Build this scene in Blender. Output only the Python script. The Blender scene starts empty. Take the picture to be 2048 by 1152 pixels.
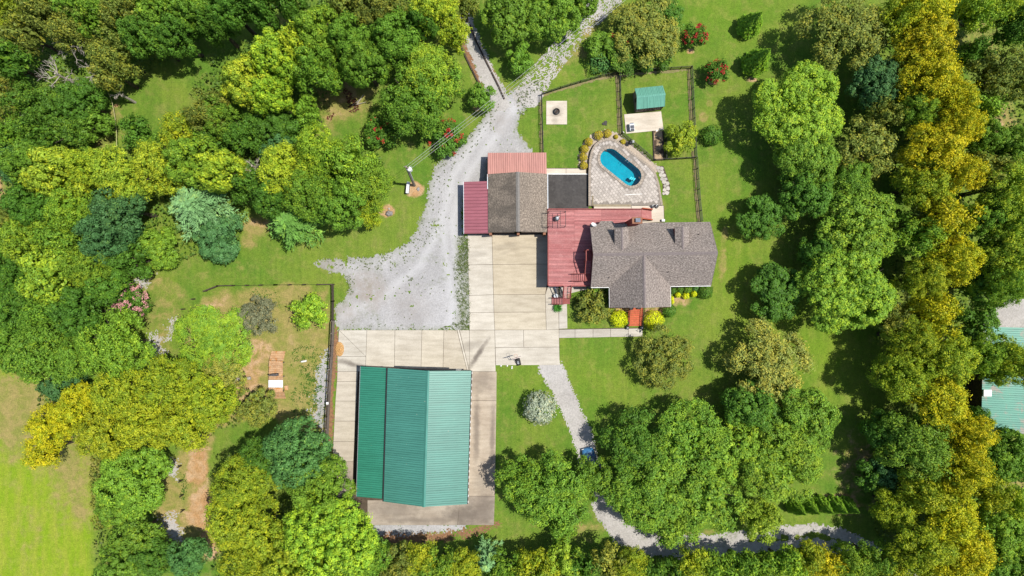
import bpy, math, random
import numpy as np
from mathutils import Matrix, Vector
R_ = math.radians
S = bpy.context.scene
C = S.collection
# ---------------------------------------------------------------- camera, light, exposure
HC = 100.0                      # the drone hovers 100 m over the yard
PM = 14.0                       # photograph pixels per metre on the ground
cam_d = bpy.data.cameras.new('drone_camera')
cam = bpy.data.objects.new('drone_camera', cam_d); C.objects.link(cam)
cam.location = (0, 0, HC)
cam_d.sensor_width = 36.0
cam_d.lens = 36.0*HC/(2048/PM)
cam_d.clip_start = 1.0; cam_d.clip_end = 6000
S.camera = cam
world = bpy.data.worlds.new('World'); S.world = world; world.use_nodes = True
wn = world.node_tree; wn.nodes.clear()
sky = wn.nodes.new('ShaderNodeTexSky'); sky.sky_type = 'NISHITA'; sky.sun_disc = False
SUN_EL = R_(67); SUN_DIR = Vector((1.0, 0.10, 0)).normalized()
sky.sun_elevation = SUN_EL
sky.sun_rotation = math.atan2(SUN_DIR.x, SUN_DIR.y)
bg = wn.nodes.new('ShaderNodeBackground'); bg.inputs[1].default_value = 0.12
wo = wn.nodes.new('ShaderNodeOutputWorld')
wn.links.new(sky.outputs[0], bg.inputs[0]); wn.links.new(bg.outputs[0], wo.inputs[0])
sd = bpy.data.lights.new('sun', 'SUN'); sd.energy = 5.0; sd.angle = R_(0.5); sd.color = (1, .955, .87)
sun = bpy.data.objects.new('sun', sd); C.objects.link(sun)
to_sun = Vector((SUN_DIR.x*math.cos(SUN_EL), SUN_DIR.y*math.cos(SUN_EL), math.sin(SUN_EL)))
sun.rotation_euler = to_sun.to_track_quat('Z', 'Y').to_euler()
sun.location = to_sun*120
S.view_settings.view_transform = 'Standard'; S.view_settings.look = 'None'
S.view_settings.gamma = 1; S.view_settings.use_curve_mapping = False
S.view_settings.exposure = 0.2

# ---------------------------------------------------------------- helpers
def W(px, py, h=0.0):
    "point at height h that a pixel of the nadir photograph shows"
    f = (HC-h)/HC/PM
    return ((px-1024)*f, (576-py)*f, h)
def W2(px, py, h=0.0): return W(px, py, h)[:2]
MATROOT = {}
def tag(o, label=None, cat=None, group=None, kind=None):
    if label: o['label'] = label
    if cat: o['category'] = cat
    if group: o['group'] = group
    if kind: o['kind'] = kind
    return o
def thing(name, label, cat, loc=(0,0,0), rotz=0.0, group=None):
    o = bpy.data.objects.new(name, None); C.objects.link(o)
    o.empty_display_size = .3
    o.location = loc; o.rotation_euler = (0, 0, rotz)
    MATROOT[o.name] = Matrix.Translation(Vector(loc)) @ Matrix.Rotation(rotz, 4, 'Z')
    return tag(o, label, cat, group)
class MB:
    def __init__(s): s.v = []; s.f = []
    def quad(s, *p):
        i = len(s.v); s.v += [tuple(q) for q in p]; s.f.append(tuple(range(i, i+len(p)))); return s
    def hexa(s, b, t):
        i = len(s.v); n = len(b); s.v += [tuple(q) for q in b]+[tuple(q) for q in t]
        s.f.append(tuple(i+n-1-k for k in range(n))); s.f.append(tuple(i+n+k for k in range(n)))
        for k in range(n):
            l = (k+1) % n; s.f.append((i+k, i+l, i+n+l, i+n+k))
        return s
    def prism(s, pts, z0, z1): 
        return s.hexa([(p[0], p[1], z0) for p in pts], [(p[0], p[1], z1) for p in pts])
    def box(s, x0, x1, y0, y1, z0, z1, rot=0, piv=None):
        pts = [(x0,y0),(x1,y0),(x1,y1),(x0,y1)]
        if rot:
            cx, cy = piv or ((x0+x1)/2, (y0+y1)/2); c, n = math.cos(rot), math.sin(rot)
            pts = [(cx+(x-cx)*c-(y-cy)*n, cy+(x-cx)*n+(y-cy)*c) for x, y in pts]
        return s.prism(pts, z0, z1)
    def bar(s, p, q, w, h):
        p = Vector(p); q = Vector(q); d = (q-p)
        if d.length < 1e-6: return s
        d.normalize()
        sd_ = d.cross(Vector((0,0,1)))
        sd_ = sd_.normalized() if sd_.length > .05 else Vector((1,0,0))
        up = sd_.cross(d).normalized(); a = sd_*w/2; b = up*h/2
        return s.hexa([p-a-b, p+a-b, p+a+b, p-a+b], [q-a-b, q+a-b, q+a+b, q-a+b])
    def tube(s, p, q, r0, r1, n=6):
        p = Vector(p); q = Vector(q); d = q-p
        if d.length < 1e-6: return s
        d.normalize(); a = d.orthogonal().normalized(); b = d.cross(a)
        rg = [(math.cos(2*math.pi*k/n), math.sin(2*math.pi*k/n)) for k in range(n)]
        return s.hexa([p+(a*c+b*e)*r0 for c, e in rg], [q+(a*c+b*e)*r1 for c, e in rg])
    def cyl(s, x, y, z0, z1, r0, r1=None, n=14):
        r1 = r0 if r1 is None else r1
        rg = [(math.cos(2*math.pi*k/n), math.sin(2*math.pi*k/n)) for k in range(n)]
        return s.hexa([(x+c*r0, y+e*r0, z0) for c, e in rg], [(x+c*r1, y+e*r1, z1) for c, e in rg])
    def lathe(s, x, y, prof, n=14):
        i = len(s.v)
        for r, z in prof:
            for k in range(n):
                a = 2*math.pi*k/n; s.v.append((x+r*math.cos(a), y+r*math.sin(a), z))
        for j in range(len(prof)-1):
            for k in range(n):
                l = (k+1) % n
                s.f.append((i+j*n+k, i+j*n+l, i+(j+1)*n+l, i+(j+1)*n+k))
        s.f.append(tuple(i+(len(prof)-1)*n+k for k in range(n)))
        return s
    def mesh(s, name, mat, smooth=False, M=None):
        me = bpy.data.meshes.new(name)
        vs = s.v if M is None else [tuple(M @ Vector(v)) for v in s.v]
        me.from_pydata(vs, [], s.f)
        uv = me.uv_layers.new(name='uv')
        for p in me.polygons:
            n = p.normal; u = Vector((0,0,1)).cross(n)
            u = u.normalized() if u.length > .02 else Vector((1,0,0))
            v = n.cross(u)
            for li in p.loop_indices:
                co = me.vertices[me.loops[li].vertex_index].co
                uv.data[li].uv = (co.dot(u), co.dot(v))
        me.materials.append(mat)
        if smooth: me.polygons.foreach_set('use_smooth', [True]*len(me.polygons))
        me.update(); return me
    def build(s, name, mat, parent=None, local=True, smooth=False, kind=None, label=None):
        M = None
        if parent is not None and not local:
            r = parent
            while r.parent: r = r.parent
            M = MATROOT[r.name].inverted()
        o = bpy.data.objects.new(name, s.mesh(name, mat, smooth, M)); C.objects.link(o)
        if parent is not None: o.parent = parent
        if kind: o['kind'] = kind
        if label: o['label'] = label
        return o
def copy_tree(o, parent=None):
    c = o.copy(); C.objects.link(c); c.parent = parent
    for ch in list(o.children): copy_tree(ch, c)
    return c
def mesh_np(name, V, F, mat, attr=None, smooth=False):
    "mesh from numpy arrays, F is (n,4) or (n,3)"
    me = bpy.data.meshes.new(name); n, k = F.shape
    me.vertices.add(len(V)); me.vertices.foreach_set('co', np.ascontiguousarray(V, np.float32).ravel())
    me.loops.add(n*k); me.loops.foreach_set('vertex_index', np.ascontiguousarray(F, np.int32).ravel())
    me.polygons.add(n); me.polygons.foreach_set('loop_start', np.arange(0, n*k, k, dtype=np.int32))
    if attr is not None:
        for an, arr in attr.items():
            a = me.color_attributes.new(an, 'FLOAT_COLOR', 'POINT')
            a.data.foreach_set('color', np.ascontiguousarray(arr, np.float32).ravel())
    me.update(calc_edges=True)
    if smooth: me.polygons.foreach_set('use_smooth', [True]*n)
    me.materials.append(mat); return me
def link(name, me, parent=None):
    o = bpy.data.objects.new(name, me); C.objects.link(o)
    if parent is not None: o.parent = parent
    return o
_ng = [np.random.default_rng(900+i).random((64, 64)) for i in range(6)]
def vnoise(x, y, s, k=0):
    x = np.asarray(x, float)/s+17.3*k+500; y = np.asarray(y, float)/s+9.1*k+500
    xi = np.floor(x).astype(int); yi = np.floor(y).astype(int); fx = x-xi; fy = y-yi
    fx = fx*fx*(3-2*fx); fy = fy*fy*(3-2*fy); g = _ng[k % 6]
    a = g[xi % 64, yi % 64]; b = g[(xi+1) % 64, yi % 64]; c = g[xi % 64, (yi+1) % 64]; d = g[(xi+1) % 64, (yi+1) % 64]
    return (a*(1-fx)+b*fx)*(1-fy)+(c*(1-fx)+d*fx)*fy
def fbm(x, y, s, k=0): return .5*vnoise(x, y, s, k)+.3*vnoise(x, y, s/2.1, k+1)+.2*vnoise(x, y, s/4.3, k+2)
def sdf_poly(x, y, P):
    "signed distance, positive inside"
    P = np.asarray(P, float); d = np.full(x.shape, 1e9); ins = np.zeros(x.shape, bool)
    for i in range(len(P)):
        a = P[i]; b = P[(i+1) % len(P)]; e = b-a; L = max(e@e, 1e-9)
        t = np.clip(((x-a[0])*e[0]+(y-a[1])*e[1])/L, 0, 1)
        d = np.minimum(d, np.hypot(x-a[0]-t*e[0], y-a[1]-t*e[1]))
        if abs(b[1]-a[1]) > 1e-9:
            c = ((a[1] > y) != (b[1] > y)) & (x < (b[0]-a[0])*(y-a[1])/(b[1]-a[1])+a[0]); ins ^= c
    return np.where(ins, d, -d)
def sdf_line(x, y, P, w):
    P = np.asarray(P, float); d = np.full(x.shape, -1e9)
    for i in range(len(P)-1):
        a = P[i]; b = P[i+1]; e = b-a; L = max(e@e, 1e-9)
        t = np.clip(((x-a[0])*e[0]+(y-a[1])*e[1])/L, 0, 1)
        d = np.maximum(d, (w[i]*(1-t)+w[i+1]*t)/2-np.hypot(x-a[0]-t*e[0], y-a[1]-t*e[1]))
    return d
def px_poly(pts, h=0.0): return [W2(p[0], p[1], h) for p in pts]
def patch(name, fn, box, z, mat, cell=.14, wear=None):
    "a sheet made of small cells wherever fn(x, y) > 0: a ragged real edge"
    x0, y1 = W2(box[0], box[1]); x1, y0 = W2(box[2], box[3])
    nx = int((x1-x0)/cell); ny = int((y1-y0)/cell)
    gx, gy = np.meshgrid(x0+(np.arange(nx)+.5)*cell, y0+(np.arange(ny)+.5)*cell, indexing='ij')
    m = fn(gx, gy) > 0
    vx, vy = np.meshgrid(np.arange(nx+1), np.arange(ny+1), indexing='ij')
    idx = vx*(ny+1)+vy; ci, cj = np.nonzero(m)
    F = np.stack([idx[ci, cj], idx[ci+1, cj], idx[ci+1, cj+1], idx[ci, cj+1]], 1)
    u, inv = np.unique(F, return_inverse=True); F = inv.reshape(F.shape)
    X = x0+(u//(ny+1))*cell; Y = y0+(u % (ny+1))*cell
    X = X+(vnoise(X, Y, .2, 3)-.5)*cell*.8; Y = Y+(vnoise(X, Y, .2, 4)-.5)*cell*.8
    V = np.stack([X, Y, np.full(len(X), z)+.012*vnoise(X, Y, .5, 2)], 1)
    at = None
    if wear: at = {'wear': wear(X, Y)}
    o = link(name, mesh_np(name, V, F, mat, at)); return o

# ---------------------------------------------------------------- materials
class NT:
    def __init__(s, name):
        s.m = bpy.data.materials.new(name); s.m.use_nodes = True; s.t = s.m.node_tree; s.t.nodes.clear()
        s.out = s.n('ShaderNodeOutputMaterial')
    def n(s, ty, **kw):
        nd = s.t.nodes.new(ty)
        for k, v in kw.items(): setattr(nd, k, v)
        return nd
    def l(s, a, b): s.t.links.new(a, b)
    def val(s, sock, v):
        if isinstance(v, bpy.types.NodeSocket): s.l(v, sock)
        else: sock.default_value = v
    def math(s, op, a, b=None, c=None, clamp=False):
        nd = s.n('ShaderNodeMath', operation=op, use_clamp=clamp); s.val(nd.inputs[0], a)
        if b is not None: s.val(nd.inputs[1], b)
        if c is not None: s.val(nd.inputs[2], c)
        return nd.outputs[0]
    def mix(s, f, a, b, mode='MIX'):
        nd = s.n('ShaderNodeMix', data_type='RGBA', blend_type=mode); s.val(nd.inputs[0], f)
        for i, c in ((6, a), (7, b)):
            if isinstance(c, bpy.types.NodeSocket): s.l(c, nd.inputs[i])
            else: nd.inputs[i].default_value = (*c[:3], 1)
        return nd.outputs[2]
    def pos(s): return s.n('ShaderNodeNewGeometry').outputs['Position']
    def coord(s, k='Object'): return s.n('ShaderNodeTexCoord').outputs[k]
    def mapv(s, v, sc=(1,1,1), rot=(0,0,0), loc=(0,0,0)):
        nd = s.n('ShaderNodeMapping'); s.l(v, nd.inputs[0]); nd.inputs[1].default_value = loc
        nd.inputs[2].default_value = rot; nd.inputs[3].default_value = sc; return nd.outputs[0]
    def noise(s, v, sc, det=4, rough=.6, dist=0):
        nd = s.n('ShaderNodeTexNoise'); s.l(v, nd.inputs['Vector']); nd.inputs['Scale'].default_value = sc
        nd.inputs['Detail'].default_value = det; nd.inputs['Roughness'].default_value = rough
        nd.inputs['Distortion'].default_value = dist; return nd.outputs[0]
    def ramp(s, f, lo, hi, a=0.0, b=1.0):
        nd = s.n('ShaderNodeMapRange'); nd.interpolation_type = 'SMOOTHSTEP'; s.val(nd.inputs[0], f)
        nd.inputs[1].default_value = lo; nd.inputs[2].default_value = hi
        nd.inputs[3].default_value = a; nd.inputs[4].default_value = b; return nd.outputs[0]
    def bump(s, h, st, dist=.05):
        nd = s.n('ShaderNodeBump'); nd.inputs['Strength'].default_value = st; nd.inputs['Distance'].default_value = dist
        s.l(h, nd.inputs['Height']); return nd.outputs[0]
    def pbsdf(s, col, rough=.8, spec=.25, metal=0, nor=None):
        nd = s.n('ShaderNodeBsdfPrincipled')
        if isinstance(col, bpy.types.NodeSocket): s.l(col, nd.inputs['Base Color'])
        else: nd.inputs['Base Color'].default_value = (*col[:3], 1)
        s.val(nd.inputs['Roughness'], rough); nd.inputs['Specular IOR Level'].default_value = spec
        nd.inputs['Metallic'].default_value = metal
        if nor is not None: s.l(nor, nd.inputs['Normal'])
        return nd
    def done(s, sh):
        s.l(sh.outputs[0] if hasattr(sh, 'outputs') else sh, s.out.inputs[0]); return s.m
def island(t): return t.n('ShaderNodeNewGeometry').outputs['Random Per Island']
def objrand(t): return t.n('ShaderNodeObjectInfo').outputs['Random']
def scl(c, k): return tuple(x*k for x in c)
def simple(name, c1, c2=None, sc=1.5, fine=12, rough=.8, spec=.25, metal=0, bump=.2, isl=0, orand=0, st=(1,1,1), stain=None, coord='pos'):
    "two-tone weathered surface: broad blotches, fine grain, a little relief"
    t = NT(name); c2 = c2 or scl(c1, .72)
    p = t.pos() if coord == 'pos' else t.coord(coord)
    if st != (1,1,1): p = t.mapv(p, st)
    a = t.noise(p, sc, 5); b = t.noise(p, fine, 3, .7)
    col = t.mix(t.ramp(a, .3, .7), c1, c2)
    col = t.mix(1.0, col, t.mix(t.ramp(b, .3, .7), (.8,.8,.8), (1.16,1.16,1.16)), 'MULTIPLY')
    if isl: col = t.mix(1.0, col, t.mix(island(t), (1-isl,)*3, (1+isl,)*3), 'MULTIPLY')
    if orand: col = t.mix(1.0, col, t.mix(objrand(t), (1-orand,)*3, (1+orand,)*3), 'MULTIPLY')
    if stain: col = t.mix(t.ramp(t.noise(t.pos(), stain[1], 4, .6, .6), stain[2], stain[3]), col, stain[0])
    return t.done(t.pbsdf(col, rough, spec, metal, t.bump(b, bump) if bump else None))
M_ = {}
M_['black_metal'] = simple('black_painted_metal', (.018,.018,.02), rough=.5, bump=.05)
M_['dark_wood'] = simple('dark_weathered_wood', (.07,.05,.038), (.035,.028,.024), sc=2, orand=.25)
M_['grey_wood'] = simple('grey_weathered_wood', (.2,.165,.14), (.12,.1,.085), sc=3, orand=.3)
M_['tan_wood'] = simple('tan_plank_wood', (.5,.33,.19), (.4,.22,.11), sc=2.2, orand=.16, stain=((.42,.16,.03), 1.3, .56, .68))
M_['white'] = simple('white_paint', (.75,.75,.73), (.66,.66,.65), rough=.5, bump=.03)
M_['white_metal'] = simple('white_coated_metal', (.62,.65,.68), (.5,.54,.58), rough=.4, bump=.03)
M_['grey_metal'] = simple('galvanised_metal', (.32,.34,.36), (.24,.26,.28), rough=.45, metal=.5, bump=.03)
M_['red_paint'] = simple('barn_red_siding', (.24,.03,.026), (.17,.02,.018), rough=.7)
M_['rail_red'] = simple('red_rail_paint', (.26,.075,.065), (.2,.05,.045), sc=3, rough=.7, isl=.1)
M_['deck_red'] = simple('worn_red_deck_paint', (.4,.17,.162), (.33,.115,.112), sc=.8, st=(.45,2.2,1), fine=9, rough=.75, isl=.2, stain=((.5,.25,.235), 1.6, .56, .85))
M_['stair_red'] = simple('orange_red_stair_paint', (.48,.11,.05), (.38,.075,.035), sc=3, rough=.7, isl=.12, orand=.1)
M_['stair_shade'] = simple('dark_red_trim', (.12,.03,.025), rough=.7)
M_['tan_siding'] = simple('tan_siding', (.24,.19,.15), (.19,.15,.12))
M_['brown_trim'] = simple('dark_brown_trim', (.05,.035,.028))
M_['brick'] = simple('brick_brown', (.3,.14,.08), (.22,.1,.06), fine=20)
M_['glass'] = simple('window_glass', (.04,.06,.08), rough=.12, spec=.7, bump=0)
M_['rubber'] = simple('black_rubber_tile', (.068,.063,.06), (.05,.046,.045), sc=2.5, fine=14, rough=.85, orand=.14, stain=((.09,.085,.08), 2.2, .55, .75))
M_['bark'] = simple('bark', (.09,.07,.055), (.05,.04,.032), sc=3, fine=18, rough=.95, bump=.6, coord='Object')
M_['dead_wood'] = simple('bleached_dead_wood', (.42,.38,.33), (.3,.27,.23), sc=3, rough=.9, coord='Object')
M_['soil'] = simple('dark_soil', (.09,.065,.045), (.06,.045,.03))
M_['mulch'] = simple('brown_mulch', (.26,.14,.07), (.16,.085,.045), sc=3, fine=22, bump=.6)
M_['lattice'] = simple('retaining_timber', (.3,.25,.17), (.22,.18,.12), sc=3, orand=.15)
M_['stone'] = simple('pale_flagstone', (.44,.41,.36), (.34,.31,.27), sc=4, rough=.85, orand=.2)
M_['paver'] = simple('patio_paver', (.45,.405,.36), (.37,.33,.295), sc=2.5, fine=14, isl=.15, stain=((.29,.26,.23), .55, .55, .7))
M_['coping'] = simple('pool_coping_stone', (.36,.3,.24), (.28,.235,.19), sc=4, orand=.14)
M_['joint'] = simple('paver_joint_sand', (.25,.22,.19), (.2,.175,.15))
M_['liner'] = simple('blue_pool_liner', (.011,.35,.4), (.009,.27,.33), rough=.5, bump=0)
M_['rock'] = simple('grey_boulder', (.3,.28,.27), (.2,.185,.18), sc=2, fine=10, bump=.7)
M_['straw'] = simple('wood_chip_tan', (.56,.34,.14), (.42,.23,.08), sc=4, fine=24, isl=.3, bump=.8)
M_['car_blue'] = simple('blue_car_paint', (.05,.17,.34), (.045,.15,.31), rough=.22, spec=.6, bump=0)
M_['tyre'] = simple('tyre_rubber', (.02,.02,.02))
M_['goat_dark'] = simple('dark_grey_coat', (.12,.11,.11), (.05,.045,.045), sc=5)
M_['goat_white'] = simple('white_coat', (.7,.68,.64), (.6,.58,.54), sc=6)

def concrete(name, c1, c2, stains=()):
    t = NT(name); p = t.pos()
    a = t.noise(p, .28, 5, .6); b = t.noise(p, 9, 4, .7); d = t.noise(t.mapv(p, (.5,2.4,1)), .7, 4)
    col = t.mix(t.ramp(a, .32, .68), c1, c2)
    col = t.mix(1.0, col, t.mix(t.ramp(b, .3, .7), (.9,.9,.9), (1.08,1.08,1.08)), 'MULTIPLY')
    col = t.mix(1.0, col, t.mix(t.ramp(d, .35, .7), (1.04,1.04,1.04), (.86,.85,.83)), 'MULTIPLY')
    oi = t.n('ShaderNodeObjectInfo')
    col = t.mix(1.0, col, oi.outputs['Color'], 'MULTIPLY')
    if stains:
        wob = t.noise(p, .9, 5, .65)
        tot = None
        for (px, py, rx, ry, rot, stg) in stains:
            x, y = W2(px, py)
            q = t.mapv(p, (1,1,0), (0,0,0), (-x,-y,0)); q = t.mapv(q, (1,1,1), (0,0,R_(-rot)))
            q = t.mapv(q, (PM/rx, PM/ry, 1))
            ln = t.n('ShaderNodeVectorMath', operation='LENGTH'); t.l(q, ln.inputs[0])
            dd = t.math('ADD', ln.outputs['Value'], t.math('MULTIPLY_ADD', wob, 1.5, -.75))
            mk = t.ramp(dd, 0.15, 1.15, stg, 0.0)
            tot = mk if tot is None else t.math('MAXIMUM', tot, mk)
        col = t.mix(tot, col, (.115,.095,.08))
    return t.done(t.pbsdf(col, .85, .2, 0, t.bump(b, .12)))
DRIVE_ST = [(957,708,42,7,57,.85),(945,690,30,14,20,.35),(700,727,45,7,-12,.75),(722,733,26,6,-10,.6),
            (1012,492,40,9,12,.25),(1060,495,22,4,-5,.25),(1020,502,55,4,20,.18),(955,508,28,10,15,.2)]
BARN_ST = [(690,965,26,36,0,.55),(960,765,34,30,0,.45),(953,860,9,95,-1,.62),(985,870,7,90,-1,.6),(968,960,30,40,0,.35),
           (790,1020,60,24,0,.5),(830,1040,90,9,0,.5),(930,1030,60,26,0,.75),(968,1020,34,42,0,.6),(880,1040,50,10,0,.5)]
M_['concrete'] = concrete('driveway_concrete', (.47,.43,.36), (.42,.38,.315), DRIVE_ST)
M_['old_concrete'] = concrete('stained_apron_concrete', (.38,.33,.27), (.31,.26,.21), BARN_ST)
M_['walk'] = concrete('walkway_concrete', (.43,.4,.35), (.39,.36,.315))
M_['pad'] = concrete('pad_concrete', (.55,.49,.41), (.5,.44,.36), [(1113,224,15,15,0,.5),(1110,240,9,9,0,.3),(1113,224,8,8,0,.8),(1290,242,30,10,0,.15)])

def gravel(name, c1, c2, weedy=.0, worn=False):
    t = NT(name); p = t.pos()
    a = t.noise(p, .16, 5, .62, .5); b = t.noise(p, 4.5, 4, .75); d = t.noise(p, 1.1, 5, .7)
    vo = t.n('ShaderNodeTexVoronoi'); t.l(p, vo.inputs['Vector']); vo.inputs['Scale'].default_value = 7
    col = t.mix(t.ramp(a, .3, .7), c1, c2)
    col = t.mix(1.0, col, t.mix(t.ramp(b, .25, .75), (.84,.84,.84), (1.12,1.12,1.12)), 'MULTIPLY')
    col = t.mix(1.0, col, t.mix(vo.outputs['Color'], (.86,.86,.86), (1.12,1.12,1.12)), 'MULTIPLY')
    col = t.mix(t.ramp(d, .62, .74, 0, .55), col, (.2,.18,.14))
    if worn:
        va = t.n('ShaderNodeVertexColor'); va.layer_name = 'wear'; sp = t.n('ShaderNodeSeparateColor'); t.l(va.outputs[0], sp.inputs[0])
        col = t.mix(t.math('MULTIPLY', sp.outputs[0], .55), col, (.46,.455,.46)); col = t.mix(t.math('MULTIPLY', sp.outputs[1], t.ramp(d, .3, .6, .25, .8)), col, (.24,.2,.165)); col = t.mix(t.math('MULTIPLY', sp.outputs[2], t.ramp(d, .35, .6, .1, .85)), col, (.14,.16,.075))
    w = t.math('MULTIPLY', t.ramp(t.noise(p, .12, 4, .7, 1.), .55-.3*weedy, .8-.2*weedy), t.ramp(t.noise(p, 1.8, 4, .7), .42, .62))
    col = t.mix(t.math('MULTIPLY', w, .75), col, (.13,.15,.07))
    return t.done(t.pbsdf(col, .9, .15, 0, t.bump(b, .3, .05)))
M_['gravel'] = gravel('grey_gravel', (.378,.371,.372), (.3,.293,.293), .16, True)
M_['gravel2'] = gravel('pale_gravel', (.41,.39,.37), (.33,.31,.29), .3)

def shingles(name, c1, c2, c3, st=None):
    t = NT(name); uv = t.coord('UV')
    br = t.n('ShaderNodeTexBrick'); t.l(uv, br.inputs['Vector']); br.offset = .5
    br.inputs['Color1'].default_value = (*c1, 1); br.inputs['Color2'].default_value = (*c2, 1); br.inputs['Mortar'].default_value = (*scl(c2, .55), 1)
    br.inputs['Scale'].default_value = 1; br.inputs['Brick Width'].default_value = .34; br.inputs['Row Height'].default_value = .17
    br.inputs['Mortar Size'].default_value = .012; br.inputs['Mortar Smooth'].default_value = .2
    br.inputs['Bias'].default_value = 0.0
    b = t.noise(t.mapv(uv, (1,1.6,1)), 3.6, 4, .8); a = t.noise(uv, .35, 4, .6)
    col = t.mix(t.ramp(b, .42, .6), br.outputs['Color'], c3)
    col = t.mix(1.0, col, t.mix(t.ramp(t.noise(uv, 5.5, 3, .85), .34, .66), (.66,.66,.66), (1.34,1.34,1.34)), 'MULTIPLY')
    col = t.mix(1.0, col, t.mix(t.ramp(a, .35, .65), (.92,.92,.92), (1.06,1.05,1.04)), 'MULTIPLY')
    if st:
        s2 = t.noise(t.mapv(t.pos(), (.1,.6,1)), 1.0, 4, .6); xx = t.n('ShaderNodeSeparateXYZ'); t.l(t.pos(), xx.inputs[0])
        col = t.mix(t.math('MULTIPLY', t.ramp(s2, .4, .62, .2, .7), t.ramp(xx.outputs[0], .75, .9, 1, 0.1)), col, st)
    return t.done(t.pbsdf(col, .92, .15, 0, t.bump(br.outputs['Fac'], .4, .02)))
M_['shingle'] = shingles('grey_brown_shingles', (.205,.172,.15), (.15,.125,.11), (.32,.275,.248))
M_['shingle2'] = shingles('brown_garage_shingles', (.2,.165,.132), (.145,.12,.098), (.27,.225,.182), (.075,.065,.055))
def metal_roof(name, c1, c2, pitch=.3, spots=None, fade=None):
    t = NT(name); ob = t.coord('Object'); p = t.pos()
    sp = t.n('ShaderNodeSeparateXYZ'); t.l(ob, sp.inputs[0])
    fr = t.math('FRACT', t.math('MULTIPLY', sp.outputs[0], 1/pitch))
    rib_shade = t.ramp(t.math('ABSOLUTE', t.math('SUBTRACT', fr, .82)), .0, .17, 1, 0)
    col = t.mix(t.ramp(t.noise(p, .35, 4), .3, .7), c1, c2)
    col = t.mix(t.math('MULTIPLY', rib_shade, .5), col, scl(c2, .42))  # shading along every rib is painted into the colour as a darker line
    col = t.mix(1.0, col, t.mix(objrand(t), (.95,)*3, (1.05,)*3), 'MULTIPLY')
    col = t.mix(1.0, col, t.mix(t.ramp(t.noise(t.mapv(ob, (2.2,.22,1)), 1.6, 5, .7), .35, .65), (.86,.87,.86), (1.1,1.09,1.08)), 'MULTIPLY')
    if fade: col = t.mix(t.ramp(t.noise(p, .45, 4, .7, .5), .5, .66), col, fade)
    if spots: col = t.mix(t.ramp(t.noise(p, 2.6, 3, .5), .735, .76), col, spots)
    return t.done(t.pbsdf(col, .42, .45, 0, t.bump(t.noise(p, 6, 2), .04)))
M_['green_roof'] = metal_roof('green_metal_roof', (.058,.215,.172), (.052,.195,.157), .3, (.33,.36,.28))
M_['green_lean'] = metal_roof('deep_green_metal_roof', (.03,.195,.13), (.026,.175,.115), .3, (.2,.12,.06))
M_['shed_roof'] = metal_roof('mint_green_metal_roof', (.16,.4,.31), (.145,.37,.285), .25)
M_['pink_roof'] = metal_roof('faded_salmon_metal_roof', (.44,.215,.18), (.41,.195,.165), .3)
M_['red_roof'] = metal_roof('dusky_red_metal_roof', (.3,.1,.125), (.27,.088,.11), .45)
M_['turq_roof'] = metal_roof('weathered_turquoise_roof', (.08,.3,.22), (.07,.26,.2), .3, None, (.25,.22,.18))

# ground: mown grass with dry, bare and lime areas kept as vertex colours of the sheet
t = NT('lawn_grass'); p = t.pos()
at = t.n('ShaderNodeVertexColor'); at.layer_name = 'cover'
sp = t.n('ShaderNodeSeparateColor'); t.l(at.outputs[0], sp.inputs[0])
n1 = t.noise(p, .09, 5, .6, .6); n2 = t.noise(p, .55, 5, .68, .4); n3 = t.noise(p, 5.5, 4, .75); n4 = t.noise(t.mapv(p, (1,.18,1)), .9, 4, .6)
g = t.mix(t.ramp(n1, .32, .68), (.082,.168,.018), (.145,.204,.027))
g = t.mix(t.ramp(n2, .46, .7, 0, .75), g, (.185,.205,.048))
g = t.mix(t.ramp(n2, .42, .28, 0, .5), g, (.045,.12,.008))
lime = t.mix(t.ramp(n4, .35, .68), (.17,.265,.012), (.235,.275,.03))
g = t.mix(1.0, g, t.mix(t.ramp(t.noise(t.mapv(p, (1.9,.1,1), (0,0,R_(-4))), .9, 3, .6), .34, .66), (.93,.94,.95), (1.08,1.06,1.04)), 'MULTIPLY')
g = t.mix(t.ramp(t.noise(p, 1.25, 3, .8), .6, .7, 0, .4), g, (.19,.2,.06))
g = t.mix(sp.outputs[2], g, lime)
dry = t.mix(t.ramp(n2, .35, .65), (.19,.2,.045), (.275,.225,.08))
dm = t.math('ADD', sp.outputs[0], t.math('MULTIPLY_ADD', n2, .9, -.45))
g = t.mix(t.ramp(dm, .25, .75), g, dry)
bare = t.mix(t.ramp(n2, .38, .66), (.36,.21,.095), (.42,.29,.17))
bm_ = t.math('ADD', sp.outputs[1], t.math('MULTIPLY_ADD', n2, 1.0, -.5))
g = t.mix(t.ramp(bm_, .35, .7), g, bare)
g = t.mix(1.0, g, t.mix(t.ramp(n3, .22, .78), (.74,.74,.74), (1.24,1.24,1.24)), 'MULTIPLY')
g = t.mix(1.0, g, t.mix(t.ramp(t.noise(p, 1.7, 4, .75), .3, .7), (.86,.88,.86), (1.12,1.1,1.1)), 'MULTIPLY')
M_['lawn'] = t.done(t.pbsdf(g, .9, .12, 0, t.bump(n3, .7, .1)))
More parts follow.
